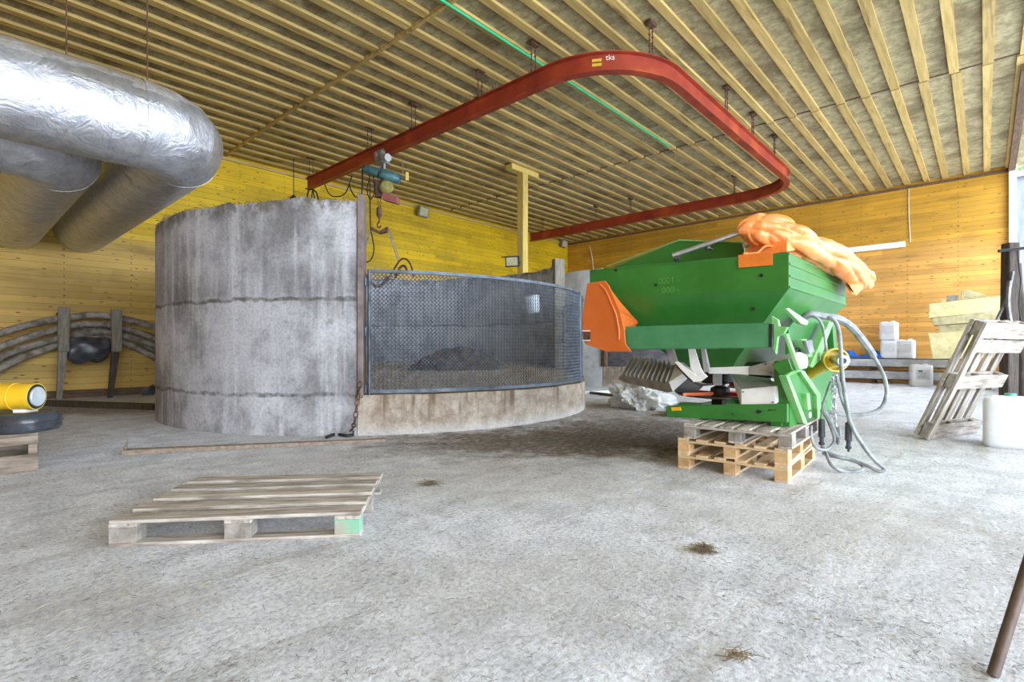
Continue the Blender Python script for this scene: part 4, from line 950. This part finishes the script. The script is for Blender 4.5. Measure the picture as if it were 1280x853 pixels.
# louvred border deflector
TL_, TR_, BL_, BR_ = Q(790, 447, 6.3), Q(846, 455, 5.55), Q(775, 469, 5.95), Q(837, 480, 5.2)
nrm = (TR_-TL_).cross(BL_-TL_).normalized()
if nrm.dot(DV(0, -1)) < 0: nrm = -nrm
lv = MB().hull([p_-nrm*.05 for p_ in (TL_, TR_, BL_, BR_)]+[p_-nrm*.09 for p_ in (TL_, TR_, BL_, BR_)]).build('border_deflector', 'louver_dark', sp)
for i in range(11):
    a = TL_.lerp(TR_, (i+.1)/11.2); b = TL_.lerp(TR_, (i+.62)/11.2); c_ = BL_.lerp(BR_, (i+.1)/11.2); d_ = BL_.lerp(BR_, (i+.62)/11.2)
    MB().hull([a-nrm*.05, c_-nrm*.05, b-nrm*.05, d_-nrm*.05, b+nrm*.03, d_+nrm*.03, b.lerp(a, .2)+nrm*.03, d_.lerp(c_, .2)+nrm*.03]).build('slat', 'louver', lv)
MB().hull([BL_, BR_, BL_-nrm*.09, BR_-nrm*.09, Q(773, 474, 6.1), Q(790, 475, 5.9), Q(834, 491, 5.3), Q(837, 483, 5.3)]).build('deflector_base', 'louver_dark', lv)
MB().hull([TR_+nrm*.02, BR_+nrm*.02, TR_-nrm*.09, BR_-nrm*.09, Q(860, 463, 5.2), Q(861, 472, 5.15), Q(858, 463, 5.3)]).build('deflector_side', 'whitepaint', lv)
MB().hull([Q(838, 481, 5.3), Q(861, 473, 5.15), Q(880, 482, 5.2), Q(872, 490, 5.25), Q(845, 492, 5.4), Q(838, 481, 5.4)]).build('deflector_skirt', 'greysheet', lv)
# tractor-side frame
MB().prism([SR(986, 410, -.10), SR(1000, 394, -.10), SR(1035, 394, -.10), SR(1043, 410, -.10), SR(1024, 452, -.10), SR(1016, 470, -.10), SR(1000, 472, -.10), SR(986, 455, -.10)], FV*.03).build('headstock_plate', 'green', sp, bevel=.004)
MB().prism([SR(1012, 470, -.10), SR(1040, 462, -.10), SR(1042, 470, -.10), SR(1038, 520, -.10), SR(1024, 530, -.10), SR(1014, 500, -.10)], FV*.03).build('headstock_plate', 'green', sp, bevel=.004)
MB().prism([SR(1037, 402, .02), SR(1042, 404, .02), SR(1024, 452, .02), SR(1016, 460, .02), SR(1013, 458, .02)], FV*.06).build('brace', 'green_light', sp, bevel=.004)
MB().prism([SR(1040, 402, -.02), SR(1044, 404, -.02), SR(1047, 438, -.02), SR(1043, 440, -.02)], FV*.06).build('brace', 'green', sp, bevel=.004)
MB().prism([SR(983, 386, .0), SR(986, 385, .0), SR(1011, 402, .06), SR(1009, 407, .06), SR(1002, 405, .06)], FV*.04).build('bracket', 'green_light', sp, bevel=.004)
MB().obox(SR(1002, 425, .0), SR(1008, 424, 0)-SR(1002, 425, 0), FV*.05, SR(1011, 447, .0)-SR(1002, 425, .0)).build('bracket', 'green_light', sp)
MB().prism([SR(1007, 426, .03), SR(1015, 425, .03), SR(1018, 440, .03), SR(1012, 443, .03)], FV*.02).build('clip_plate', 'dull_steel', sp)
# square tube end
MB().prism([SN(964, 456, .10), SN(985, 448, .10), SN(991, 463, .10), SN(976, 471, .10)], EV*.10).build('cross_tube', 'green', sp, bevel=.006)
MB().prism([SN(976, 471.5, .10), SN(991.5, 463.5, .10), SN(998, 460, .02), SN(998, 465, .02), SN(980, 473, .06)], EV*.04).build('tube_flange', 'green_light', sp)
# lower link plate: two cheeks
lp_ = [(983, 470), (1001, 462), (1005, 466), (1024, 493), (1025, 520), (1010, 531), (1004, 527)]
MB().prism([SR(px, py, .02) for px, py in lp_], FV*.03).build('link_cheek', 'green', sp, bevel=.006)
MB().prism([SR(px, py, .05) for px, py in ((1000, 463), (1006, 464), (1026, 493), (1026.5, 520), (1022, 523), (1021, 495))], FV*.06).build('cheek_edge', 'green_light', sp, bevel=.004)
MB().prism([SR(px, py, .05) for px, py in ((983, 470), (986, 469), (1010, 530), (1005, 530))], FV*.06).build('cheek_edge', 'green_light', sp, bevel=.004)
MB().prism([SR(px, py, .055) for px, py in ((1008.5, 492), (1012, 492), (1014, 512), (1010.5, 513))], FV*.04).build('slot_bar', 'green_light', sp, bevel=.004)
q = SR(1012.5, 519, .06); MB().torus(q, FV, .022, .007, 16).build('pin_ring', 'whitepaint', sp, smooth=True)
MB().obox(SL(.0, .05, ZP), FV*.12, EV*.25, (0, 0, .55)).build('frame_foot', 'green', sp)
# grey corner hub beside the PTO
q = SR(1000, 452, -.03); MB().lathe(q, FV, [(-.05, .06), (0, .085), (.06, .085)], 20).build('gearbox_hub', 'whitepaint', sp, smooth=True)
MB().torus(q+FV*.02, FV, .115, .012, 28, 6).build('hub_guard', 'cable', sp, smooth=True)
# PTO stub
def c3(x, d, z): return W(x, d, z)
pa_, pb_ = Q(1012, 467, 5.15), Q(1040, 450, 4.95); ax = (pb_-pa_).normalized()
MB().sweep([pa_-ax*.1, pb_], .055, 20).build('shaft_guard', 'ptoyellow', sp, smooth=True)
ax2 = (Q(1060, 452, 4.6)-Q(1040, 449, 4.95)).normalized()
MB().lathe(Q(1041, 449.5, 4.95), ax2, [(-.04, .06), (-.02, .10), (.02, .108), (.09, .112), (.09, .098), (.0, .09)], 28).build('guard_bell', 'ptoyellow', sp, smooth=40)
MB().lathe(Q(1042, 449.5, 4.95), ax2, [(0, .04), (.14, .045), (.15, .056), (.22, .058), (.23, .05)], 20).build('splined_shaft', 'steel', sp, smooth=40)
MB().lathe(Q(1042, 449.5, 4.95)+ax2*.228, ax2, [(0, .028), (.006, .026)], 16).build('shaft_bore', 'black', sp)
# hydraulic hoses and couplings
def hose(ctrl, r, nm='hydraulic_hose', m_='hose'):
    o_ = MB().sweep(curve_pts([Q(*c_) for c_ in ctrl], 7), r, 8).build(nm, m_, sp, smooth=True); return o_
hose([(1003, 398, 4.8), (1012, 393, 4.75), (1022, 394, 4.75), (1030, 396, 4.75), (1046, 398, 4.8), (1062, 407, 4.85), (1074, 420, 4.9), (1086, 436, 4.95), (1092, 446, 4.95)], .034)
hose([(1091, 444, 4.95), (1098, 456, 4.95), (1106, 474, 4.9), (1108, 493, 4.85), (1102, 509, 4.85), (1088, 517, 4.85), (1068, 519, 4.85), (1050, 518, 4.85), (1030, 514, 4.9)], .017, m_='hose')
hose([(1008, 395, 4.75), (1020, 397, 4.7), (1027, 405, 4.7), (1031, 422, 4.7), (1033, 440, 4.7)], .012)
hose([(1030, 396, 4.75), (1042, 400, 4.7), (1048, 412, 4.7), (1051, 436, 4.7), (1052, 462, 4.65), (1056, 492, 4.6), (1063, 528, 4.55), (1078, 556, 4.5), (1092, 574, 4.46), (1102, 583, 4.44)], .017)
hose([(1102, 583, 4.44), (1105, 588, 4.42), (1098, 589, 4.42), (1080, 581, 4.5), (1058, 574, 4.6), (1036, 570, 4.68), (1028, 566, 4.7)], .015)
hose([(1027, 556, 4.7), (1032, 566, 4.66), (1040, 582, 4.45), (1056, 590, 4.43), (1074, 589, 4.43), (1079, 584, 4.5), (1068, 576, 4.58), (1050, 572, 4.6), (1034, 566, 4.68)], .015)
hose([(1046, 470, 4.65), (1052, 498, 4.6), (1061, 522, 4.6), (1060, 536, 4.6)], .015)
hose([(1042, 470, 4.8), (1036, 484, 4.8), (1028, 510, 4.75), (1027, 534, 4.7)], .011)
hose([(1014, 532, 4.6), (1014, 546, 4.6), (1020, 560, 4.6), (1034, 562, 4.62), (1043, 550, 4.65), (1036, 528, 4.7), (1030, 516, 4.75)], .013)
hose([(1028, 512, 4.75), (1036, 524, 4.7), (1043, 540, 4.68), (1047, 548, 4.66)], .024)
def coupling(px, y0, y1, d, mm='tankgrey'):
    a_ = Q(px, y0, d); L0 = (y1-y0)*d/F
    MB().lathe(a_, (0, 0, -1), [(0, .014), (.01, .026), (L0*.62, .028), (L0*.65, .018), (L0*.8, .018), (L0*.82, .024), (L0*.9, .024), (L0*.92, .010), (L0, .009)], 14).build('coupling', mm, sp, smooth=40)
coupling(1027, 524, 560, 4.7); coupling(1060.5, 528, 565, 4.58); coupling(1047.5, 534, 556, 4.68, 'dull_steel')
mb = MB(); chain(mb, Q(1040, 472, 4.75), Q(1044, 535, 4.7), .018, .005); chain(mb, Q(1046, 470, 4.75), Q(1042, 510, 4.7), .018, .005); mb.build('safety_chain', 'steel', sp)

# straw heap and plastic wrap behind
def lump(c_, rx, ry, rz, m_, nm, amp, sub=5, sc=3.5, wr=0.):
    mb = MB().ball((0, 0, 0), 1, sub)
    for v in mb.bm.verts:
        n_ = v.co.normalized(); k_ = 1+amp*noise.noise(n_*sc+Vector((c_.x, c_.y, 3)))+(wr*abs(noise.noise(n_*sc*2.7+Vector((9, c_.x, 1)))) if wr else 0)
        v.co = Vector((n_.x*rx*k_, n_.y*ry*k_, max(0, n_.z*rz*k_+rz*.35)))
        v.co += c_
    return mb.build(nm, m_, smooth=70)
o = lump(G(806, 512)+DV(0, .35), .55, .5, .42, 'wrap', 'plastic_wrap', .55, 6, 1.9, -.42); tag(o, 'crumpled clear plastic wrap in a heap behind the spreader', 'wrap')
def straw_stuff(nm, label, n_, fn, r, ln, m_, cat='straw', kind=True, lift=.006):
    mb = MB()
    for i in range(n_):
        p_ = fn(); a_ = random.uniform(0, math.tau); l_ = random.uniform(.4, 1)*ln
        t_ = Vector((math.cos(a_), math.sin(a_), random.gauss(0, .10)))*l_; s2 = Vector((-math.sin(a_), math.cos(a_), 0))*r*random.uniform(.6, 1.4)
        q_ = p_+t_*.5+Vector((random.gauss(0, .01), random.gauss(0, .01), .004)); e_ = p_+t_; e_.z = max(.003, e_.z); q_.z = max(q_.z, lift)
        v_ = [mb.bm.verts.new(c_) for c_ in (p_-s2, p_+s2, q_+s2, e_+s2*.6, e_-s2*.6, q_-s2)]
        mb.bm.faces.new((v_[0], v_[1], v_[2], v_[5])); mb.bm.faces.new((v_[5], v_[2], v_[3], v_[4]))
    o_ = mb.build(nm, m_, solid=.001); tag(o_, label, cat)
    if kind: o_['kind'] = 'stuff'
    return o_
c_ = G(848, 519)
def hp_():
    a_ = random.uniform(0, math.tau); r_ = abs(random.gauss(0, .17)); return c_+Vector((math.cos(a_)*r_*1.3, math.sin(a_)*r_, random.uniform(.005, max(.01, .20-r_*.7))))
straw_stuff('straw_heap', 'small heap of dull straw on the floor behind the green base rail', 900, hp_, .003, .16, 'straw_d')
def scatter():
    while True:
        px = random.uniform(0, 1280); py = random.uniform(545, 853) if random.random() < .75 else random.uniform(495, 600)
        p_ = G(px, py)
        if p_.y < -.4 or p_.x > 18 or p_.y > 14: continue
        if (p_-TP(0, 0, 0)).length < TR+.05: continue
        dn = noise.noise(p_*.9)*.5+.5
        if random.random() < dn**3*2.2: p_.z = .004; return p_
straw_stuff('loose_straw', 'scattered dark chaff and short straw bits all over the concrete floor', 2600, scatter, .0007, .032, 'chaff')
straw_stuff('pale_straw', 'scattered pale straw stalks lying over the concrete floor', 260, scatter, .0007, .05, 'straw')
def near_curb():
    a_ = random.uniform(A1, AF+.3); r_ = TR+.06+abs(random.gauss(0, .9)); p_ = TP(a_, .004, r_); return p_
straw_stuff('curb_litter', 'trampled straw litter on the floor along the pit curb', 2200, near_curb, .0012, .08, 'straw_d')
def clump(px, py, rx, n_, label):
    c0_ = G(px, py)
    def fn():
        a_ = random.uniform(0, math.tau); r_ = abs(random.gauss(0, rx*.45)); return c0_+DV(math.cos(a_)*r_, math.sin(a_)*r_*.5)+Vector((0, 0, random.uniform(.004, .03)))
    return straw_stuff('straw_clump', label, n_, fn, .0016, .07, 'straw_d', 'straw', False)
clump(880, 690, .07, 160, 'small dark tuft of straw on bare floor right of centre'); clump(538, 607, .10, 110, 'pale flat tuft of straw on the floor right of the pallet')
clump(920, 826, .05, 40, 'tuft of dark chaff near the bottom of the floor')
# white strip and pole beyond the first pit
o = MB().obox(G(728, 493), G(790, 491)-G(728, 493), DV(0, 1.2), (0, 0, .07)).build('white_slab', 'pale_conc'); tag(o, 'low white slab on the floor between the two pits', 'slab')
o = MB().cyl(G(728, 491.5)+Vector((0, 0, .03)), G(780, 497.5)+Vector((0, 0, .03)), .03, 8).build('steel_pole', 'rusty', smooth=True); tag(o, 'thin dark pole on the floor left of the plastic wrap', 'pole')
mb = MB(); chain(mb, Q(450, 478, 6.2), Q(447, 500, 6.2), .03, .009); chain(mb, Q(447, 500, 6.2), Q(443, 530, 6.15), .03, .009); chain(mb, Q(443, 530, 6.15), G(439, 545)+Vector((0, 0, .03)), .03, .009)
o = mb.build('chain', 'rusty'); tag(o, 'rusty chain hanging down the cut end of the pit wall', 'chain')
o = MB().sweep(curve_pts([G(442, 546)+Vector((0, 0, .02)), G(432, 547)+Vector((0, 0, .02)), G(420, 545)+Vector((0, 0, .02)), G(408, 549)+Vector((0, 0, .02))], 6), .02, 6).build('rope', 'cable', smooth=True); tag(o, 'dark rope lying on the floor at the foot of the pit wall', 'rope')

# ================================================================== right side
XB = 19.4
M['beamgrey'] = mat('grey_beam_paint', (160, 162, 166), (198, 198, 200), 4, rough=.6, bump=.1)
def beam_at(zl, zh, nm, label, y0, y1, x0, m_='beamgrey'):
    t_ = thing(nm, label, 'beam', (x0+.2, (y0+y1)/2, zl), 'grey beams at the plank wall')
    MB().obox((x0, y0, zl), (0, y1-y0, 0), (.03, 0, 0), (0, 0, zh-zl)).build('web', m_, t_, bevel=.004)
    MB().obox((x0, y0, zh-.03), (0, y1-y0, 0), (.5, 0, 0), (0, 0, .03)).obox((x0, y0, zl), (0, y1-y0, 0), (.3, 0, 0), (0, 0, .03)).build('flange', m_, t_, bevel=.004)
    return t_
ya, yb = PX(1052, 455, XB).y+1.2, PX(1218, 455, XB).y
beam_at(.50, .78, 'steel_beam', 'upper grey steel beam lying along the wall under the canisters', yb, ya, XB)
yc = PX(1142, 465, XB).y
beam_at(.12, .41, 'steel_beam', 'lower grey steel beam lying along the wall behind the floor canister', yb, ya, XB)
for i, yy in enumerate((ya-.4, PX(1100, 470, XB).y+.2, PX(1150, 470, XB).y, yb+.15)):
    for (z0, z1) in ((0., .12), (.41, .50)):
        o = MB().box((XB+.22, yy, (z0+z1)/2), .3, .16, z1-z0).build('spacer_block', 'rusty'); tag(o, 'wooden spacer block between the grey beams at the plank wall', 'block', 'beam spacer blocks')
def canister(label, sx=.46, sy=.40, sz=.56, lab=True):
    t_ = thing('canister', label, 'canister', (0, 0, 0), 'white plastic canisters')
    mb = MB(); prev = None; n_ = 40
    for (k_, z) in ((.90, 0), (.97, .02), (1, .05), (1, sz*.30), (.985, sz*.32), (1, sz*.34), (1, sz*.86), (.985, sz*.93), (.93, sz*.965), (.84, sz*.975)):
        ring = [mb.bm.verts.new((sx/2*k_*math.copysign(abs(math.cos(q))**.35, math.cos(q)), sy/2*k_*math.copysign(abs(math.sin(q))**.35, math.sin(q)), z)) for q in [math.tau*(i+.5)/n_ for i in range(n_)]]
        if prev: [mb.bm.faces.new((prev[i], prev[(i+1) % n_], ring[(i+1) % n_], ring[i])) for i in range(n_)]
        else: mb.bm.faces.new(ring[::-1])
        prev = ring
    mb.bm.faces.new(prev); mb.build('body', 'white_plastic', t_, True, smooth=40)
    MB().hull([(sx*x, sy*y, z) for x, y, z in ((-.40, -.40, sz*.96), (-.04, -.40, sz*.96), (-.40, .40, sz*.96), (-.04, .40, sz*.96), (-.34, -.34, sz*1.01), (-.08, -.34, sz*1.01), (-.34, .34, sz*1.01), (-.08, .34, sz*1.01))]).build('handle', 'white_plastic', t_, True, bevel=.01)
    MB().hull([(sx*x, sy*y, z) for x, y, z in ((.04, -.40, sz*.96), (.40, -.40, sz*.96), (.04, .40, sz*.96), (.40, .40, sz*.96), (.08, -.34, sz*.995), (.34, -.34, sz*.995), (.08, .34, sz*.995), (.34, .34, sz*.995))]).build('shoulder', 'white_plastic', t_, True, bevel=.01)
    MB().lathe((sx*.22, 0, sz*.975), (0, 0, 1), [(0, .05), (.035, .05), (.04, .045)], 20).build('cap', 'white_plastic', t_, True, smooth=40)
    if lab:
        l_ = MB().box((0, -sy/2-.003, sz*.55), sx*.62, .006, sz*.45).build('sticker', 'label', t_, True)
    return t_
cv = math.atan2(DV(1, 0).y, DV(1, 0).x)
c1 = canister('white canister on the grey beam, lower one of the stacked pair'); zB = .78
def put(t_, p_, z, rz): t_.location = (p_.x, p_.y, z); t_.rotation_euler = (0, 0, rz)
XCN = XB+.26
put(c1, PX(1112, 449, XCN), zB, -math.pi/2+.04)
c2_ = copy_tree(c1); c2_['label'] = 'white canister stacked on top of another on the grey beam'; put(c2_, PX(1111.3, 430, XCN), zB+.56, -math.pi/2-.05)
c3_ = copy_tree(c1); c3_['label'] = 'white canister standing alone on the grey beam right of the stacked pair'; put(c3_, PX(1132.5, 449, XCN), zB, -math.pi/2)
cf = canister('white canister with printed sticker on the floor in front of the grey beams', .50, .44, .62); p_ = PX(1151, 482, 18.85); put(cf, p_, 0, cv-.45)
def marks(t_, sx, sy, sz):
    random.seed(3); mb = MB()
    for i in range(5): mb.box((random.uniform(-.05, .05)*sx, -sy/2-.008, sz*(.42+.055*i)), sx*random.uniform(.3, .5), .003, sz*.014)
    mb.box((-.12*sx, -sy/2-.008, sz*.70), sx*.2, .003, sz*.08); mb.build('print', 'ink', [c_ for c_ in t_.children if c_.name.startswith('sticker')][0], True)
marks(cf, .50, .44, .62)
cn = canister('large white canister with teal cap on the floor in front of the leaning pallet', .50, .44, .54); p_ = G(1263, 558)
put(cn, p_, 0, cv+.80); marks(cn, .50, .44, .54)
cap = [c_ for c_ in cn.children if c_.name.startswith('cap')][0]; cap.data = cap.data.copy(); cap.data.materials[0] = M['teal']; cap['label'] = 'teal screw cap'
# blue tarp
def bl(u, v):
    q = PX(1056+50*u, 449, XB+.25); p_ = Vector((XB+.05+.45*v, q.y, zB+.02+.20*math.sin(math.pi*v)*(.55+.45*math.sin(u*9+1)))); p_ += Vector((noise.noise(p_*5)*.05, 0, abs(noise.noise(p_*4))*.10*math.sin(math.pi*v))); return p_
mb = MB(); mb.grid(bl, 40, 14); o = mb.build('blue_tarp', 'blue', smooth=60, solid=.01); tag(o, 'crumpled blue tarpaulin lying on the grey beam', 'tarpaulin')
# insulation slabs
XS = 17.9
def slab(nm, label, pts, th, m_, Xo=0.):
    o_ = MB().prism([PX(px, py, XS+Xo) for px, py in pts], (th, 0, 0)).build(nm, m_, bevel=.01); tag(o_, label, 'insulation slab', 'insulation slabs by the wall'); return o_
slab('insulation_slab', 'big upright cream insulation slab at the bottom of the pile', [(1160, 417), (1212, 413), (1262, 409), (1262, 447), (1166, 449)], .55, 'foam', .1)
slab('insulation_slab', 'thin cream insulation slab just above the big one', [(1172, 407), (1262, 401), (1262, 409), (1174, 416)], .6, 'foam_d', .1)
slab('insulation_slab', 'third cream insulation slab from the top of the pile', [(1165, 398), (1250, 388), (1262, 387), (1262, 400), (1166, 407)], .7, 'foam_d')
slab('insulation_slab', 'second cream insulation slab from the top of the pile', [(1160, 391), (1250, 378), (1262, 377), (1262, 387), (1161, 398)], .7, 'foam')
slab('insulation_slab', 'topmost long cream insulation slab of the pile', [(1161, 380), (1250, 370), (1262, 369), (1262, 377), (1162, 391)], .7, 'foam')
o = MB().hull([PX(px, py, XS+.1+e_) for px, py in ((1201, 365), (1208, 362), (1222, 366), (1237, 371.5), (1202, 376)) for e_ in (0, .3)]).build('insulation_offcut', 'foam_d', bevel=.01); tag(o, 'pointed pale insulation offcut lying on top of the slab pile', 'offcut')
o = MB().hull([PX(px, py, XS+.1+e_) for px, py in ((1184, 370), (1198, 369), (1199, 376), (1184, 378)) for e_ in (0, .25)]).jitter(.02, 6).build('rubble_lump', 'greyblock', bevel=.01); tag(o, 'grey rubble lump lying on top of the slab pile', 'lump')
o = MB().hull([PX(px, py, XS+e_) for px, py in ((1176, 375), (1180, 373), (1183, 378), (1177, 379)) for e_ in (0, .15)]).build('insulation_offcut', 'foam_d'); tag(o, 'tiny pale offcut at the left end of the slab pile top', 'offcut')
a = PX(1174, 447, XS+.3); b = PX(1258, 447, XS+.3)
o = MB().box((XS+.42, (a.y+b.y)/2, a.z/2-.04), .5, abs(a.y-b.y), .08).box((XS+.42, a.y-.3, (a.z-.08)/2), .4, .25, a.z-.08).box((XS+.42, b.y+.4, (a.z-.08)/2), .4, .25, a.z-.08).build('slab_trestle', 'foam_d'); tag(o, 'low pale trestle carrying the insulation slabs', 'trestle')
# leaning pallet: perimeter-base pallet seen from below
P0 = W(4.79, 5.99, .004); P1 = Q(1234, 404, 5.505); Lv = (P1-P0); LL = Lv.length; lx = Lv.normalized()
wy = DV(.89, .454, 0); wy = (wy-lx*wy.dot(lx)).normalized(); nz_ = lx.cross(wy).normalized()
if nz_.dot(DV(0, -1)) < 0: nz_ = -nz_        # nz_ faces the camera: the underside
lpal = thing('wooden_pallet', 'grey weathered pallet leaning on its edge at the right', 'pallet', P0, 'pallets')
WW_ = 1.15; TT = .155
def lb(l0, l1, w0, w1, n0, n1, nm, m_='greywood'):
    m3 = Matrix((lx, wy, nz_)).transposed(); c_ = P0+lx*(l0+l1)/2+wy*(w0+w1)/2+nz_*((n0+n1)/2-TT)
    me_ = MB().box((0, 0, 0), l1-l0, w1-w0, n1-n0).build(nm, m_, lpal, True, bevel=.004); me_.location = c_-P0; me_.rotation_euler = m3.to_euler()
for w0 in (0., .255, .51, .765, 1.02): lb(0, LL, w0, w0+.13, 0, .03, 'deck_board')
for l0 in (0, LL/2-.08, LL-.16): lb(l0, l0+.16, 0, WW_, .03, .055, 'cross_board', 'greywood_y')
for l0 in (0, LL/2-.08, LL-.16):
    for w0 in (0, .51, 1.02): lb(l0, l0+.16, w0, w0+.13, .055, TT-.03, 'block', 'greyblock')
lb(0, LL, 0, .09, TT-.03, TT, 'base_board')
for l0, ww in ((0, .17), (LL/2-.08, .16), (LL-.35, .15), (LL-.18, .18)): lb(l0, l0+ww, .09, WW_, TT-.03, TT, 'base_board', 'greywood_y')
# dark post with rag and rod by the side wall
PD_ = 8.6
dp = thing('dark_post', 'dark old timber post standing by the open side at the right', 'post', W((1262-640)/F*PD_, PD_, 0))
a = Q(1263, 304, PD_); b = Q(1261, 440, PD_)
MB().hull([Vector((a.x, a.y, a.z))+DV(x_, y_) for x_ in (-.09, .09) for y_ in (-.08, .08)]+[Vector((b.x, b.y, 0))+DV(x_, y_) for x_ in (-.10, .08) for y_ in (-.09, .09)]).build('trunk', 'darkpost', dp, bevel=.02)
MB().sweep(curve_pts([Q(1270, 330, PD_+.1), Q(1272, 360, PD_+.1), Q(1276, 400, PD_+.1), Vector((Q(1278, 400, PD_+.1).x, Q(1278, 400, PD_+.1).y, .0))], 6), [.07]*19, 10).build('second_stem', 'darkpost', dp, smooth=True)
MB().sweep([Q(1248, 314, PD_-.15), Q(1300, 308, PD_-.3)], .025, 8).build('cross_rod', 'black', dp, smooth=True)
o = MB().sweep(curve_pts([Q(1266, 340, PD_-.15), Q(1259, 372, PD_-.15), Q(1248, 396, PD_-.1), Q(1240, 412, PD_-.05)], 6), .05, 8, squash=lambda i, n_: (1, .45)).sweep(curve_pts([Q(1262, 352, PD_-.18), Q(1260, 380, PD_-.2), Q(1264, 408, PD_-.18)], 6), .075, 8, squash=lambda i, n_: (1, .4)).build('grey_rag', 'rag', smooth=True); tag(o, 'torn grey rag draped down the dark post', 'rag')
o = MB().sweep(curve_pts([Q(1272, 313, PD_-.25), Q(1274, 335, PD_-.25), Q(1276, 352, PD_-.25), Q(1274, 380, PD_-.25), Q(1277, 405, PD_-.25)], 6), .012, 6).build('cable', 'cable', smooth=True); tag(o, 'thin black cable hanging from the rod beside the dark post', 'cable')
# rod at the lower right corner
a = G(1241, 845); b = Q(1290, 690, 1.74)
o = MB().sweep([a, a.lerp(b, .5), b+(b-a)*1.6], .0165, 16).build('wooden_rod', 'rod', smooth=40); tag(o, 'brown rod leaning at the bottom right corner', 'rod')
# outside, seen past the door jamb: pale building and trees
bd = thing('building', 'pale grey sheet-clad building outside the open side at the far right', 'building', (36, -5.5, 0))
m_ = MB().obox((31, -11, -.2), (10, 0, 0), (0, 10.1, 0), (0, 0, 8.6)); m_.build('cladding', 'sheet_door', bd)
MB().obox((30.8, -11.2, 8.4), (10.4, 0, 0), (0, 10.5, 0), (0, 0, .25)).build('roof_edge', 'dull_steel', bd)
for k_ in range(9): MB().obox((30.96, -10.6+k_*1.1, 0), (.05, 0, 0), (0, .08, 0), (0, 0, 8.4)).build('cladding_rib', 'sheet_door', bd)
tr = thing('tree', 'leafy green tree standing outside beyond the pale building at the far right', 'tree', (48, -5, 0))
mb = MB()
for i in range(2600):
    v = Vector((random.gauss(0, 2.0), random.gauss(0, 2.6), random.gauss(13.5, 2.6))); v = Vector((48+v.x, -5+v.y, max(3, v.z))); a_ = Vector((random.gauss(0, 1), random.gauss(0, 1), random.gauss(0, 1))).normalized(); b_ = a_.orthogonal().normalized()
    f_ = [mb.bm.verts.new(v+a_*.42), mb.bm.verts.new(v+b_*.24), mb.bm.verts.new(v-a_*.42), mb.bm.verts.new(v-b_*.24)]; mb.bm.faces.new(f_)
o = mb.build('foliage', 'leaf', tr); o['kind'] = 'stuff'
MB().sweep(curve_pts([(48, -5, 0), (48.1, -5, 5), (47.9, -5, 13)], 5), .35, 10).build('trunk', 'bark', tr, smooth=True)
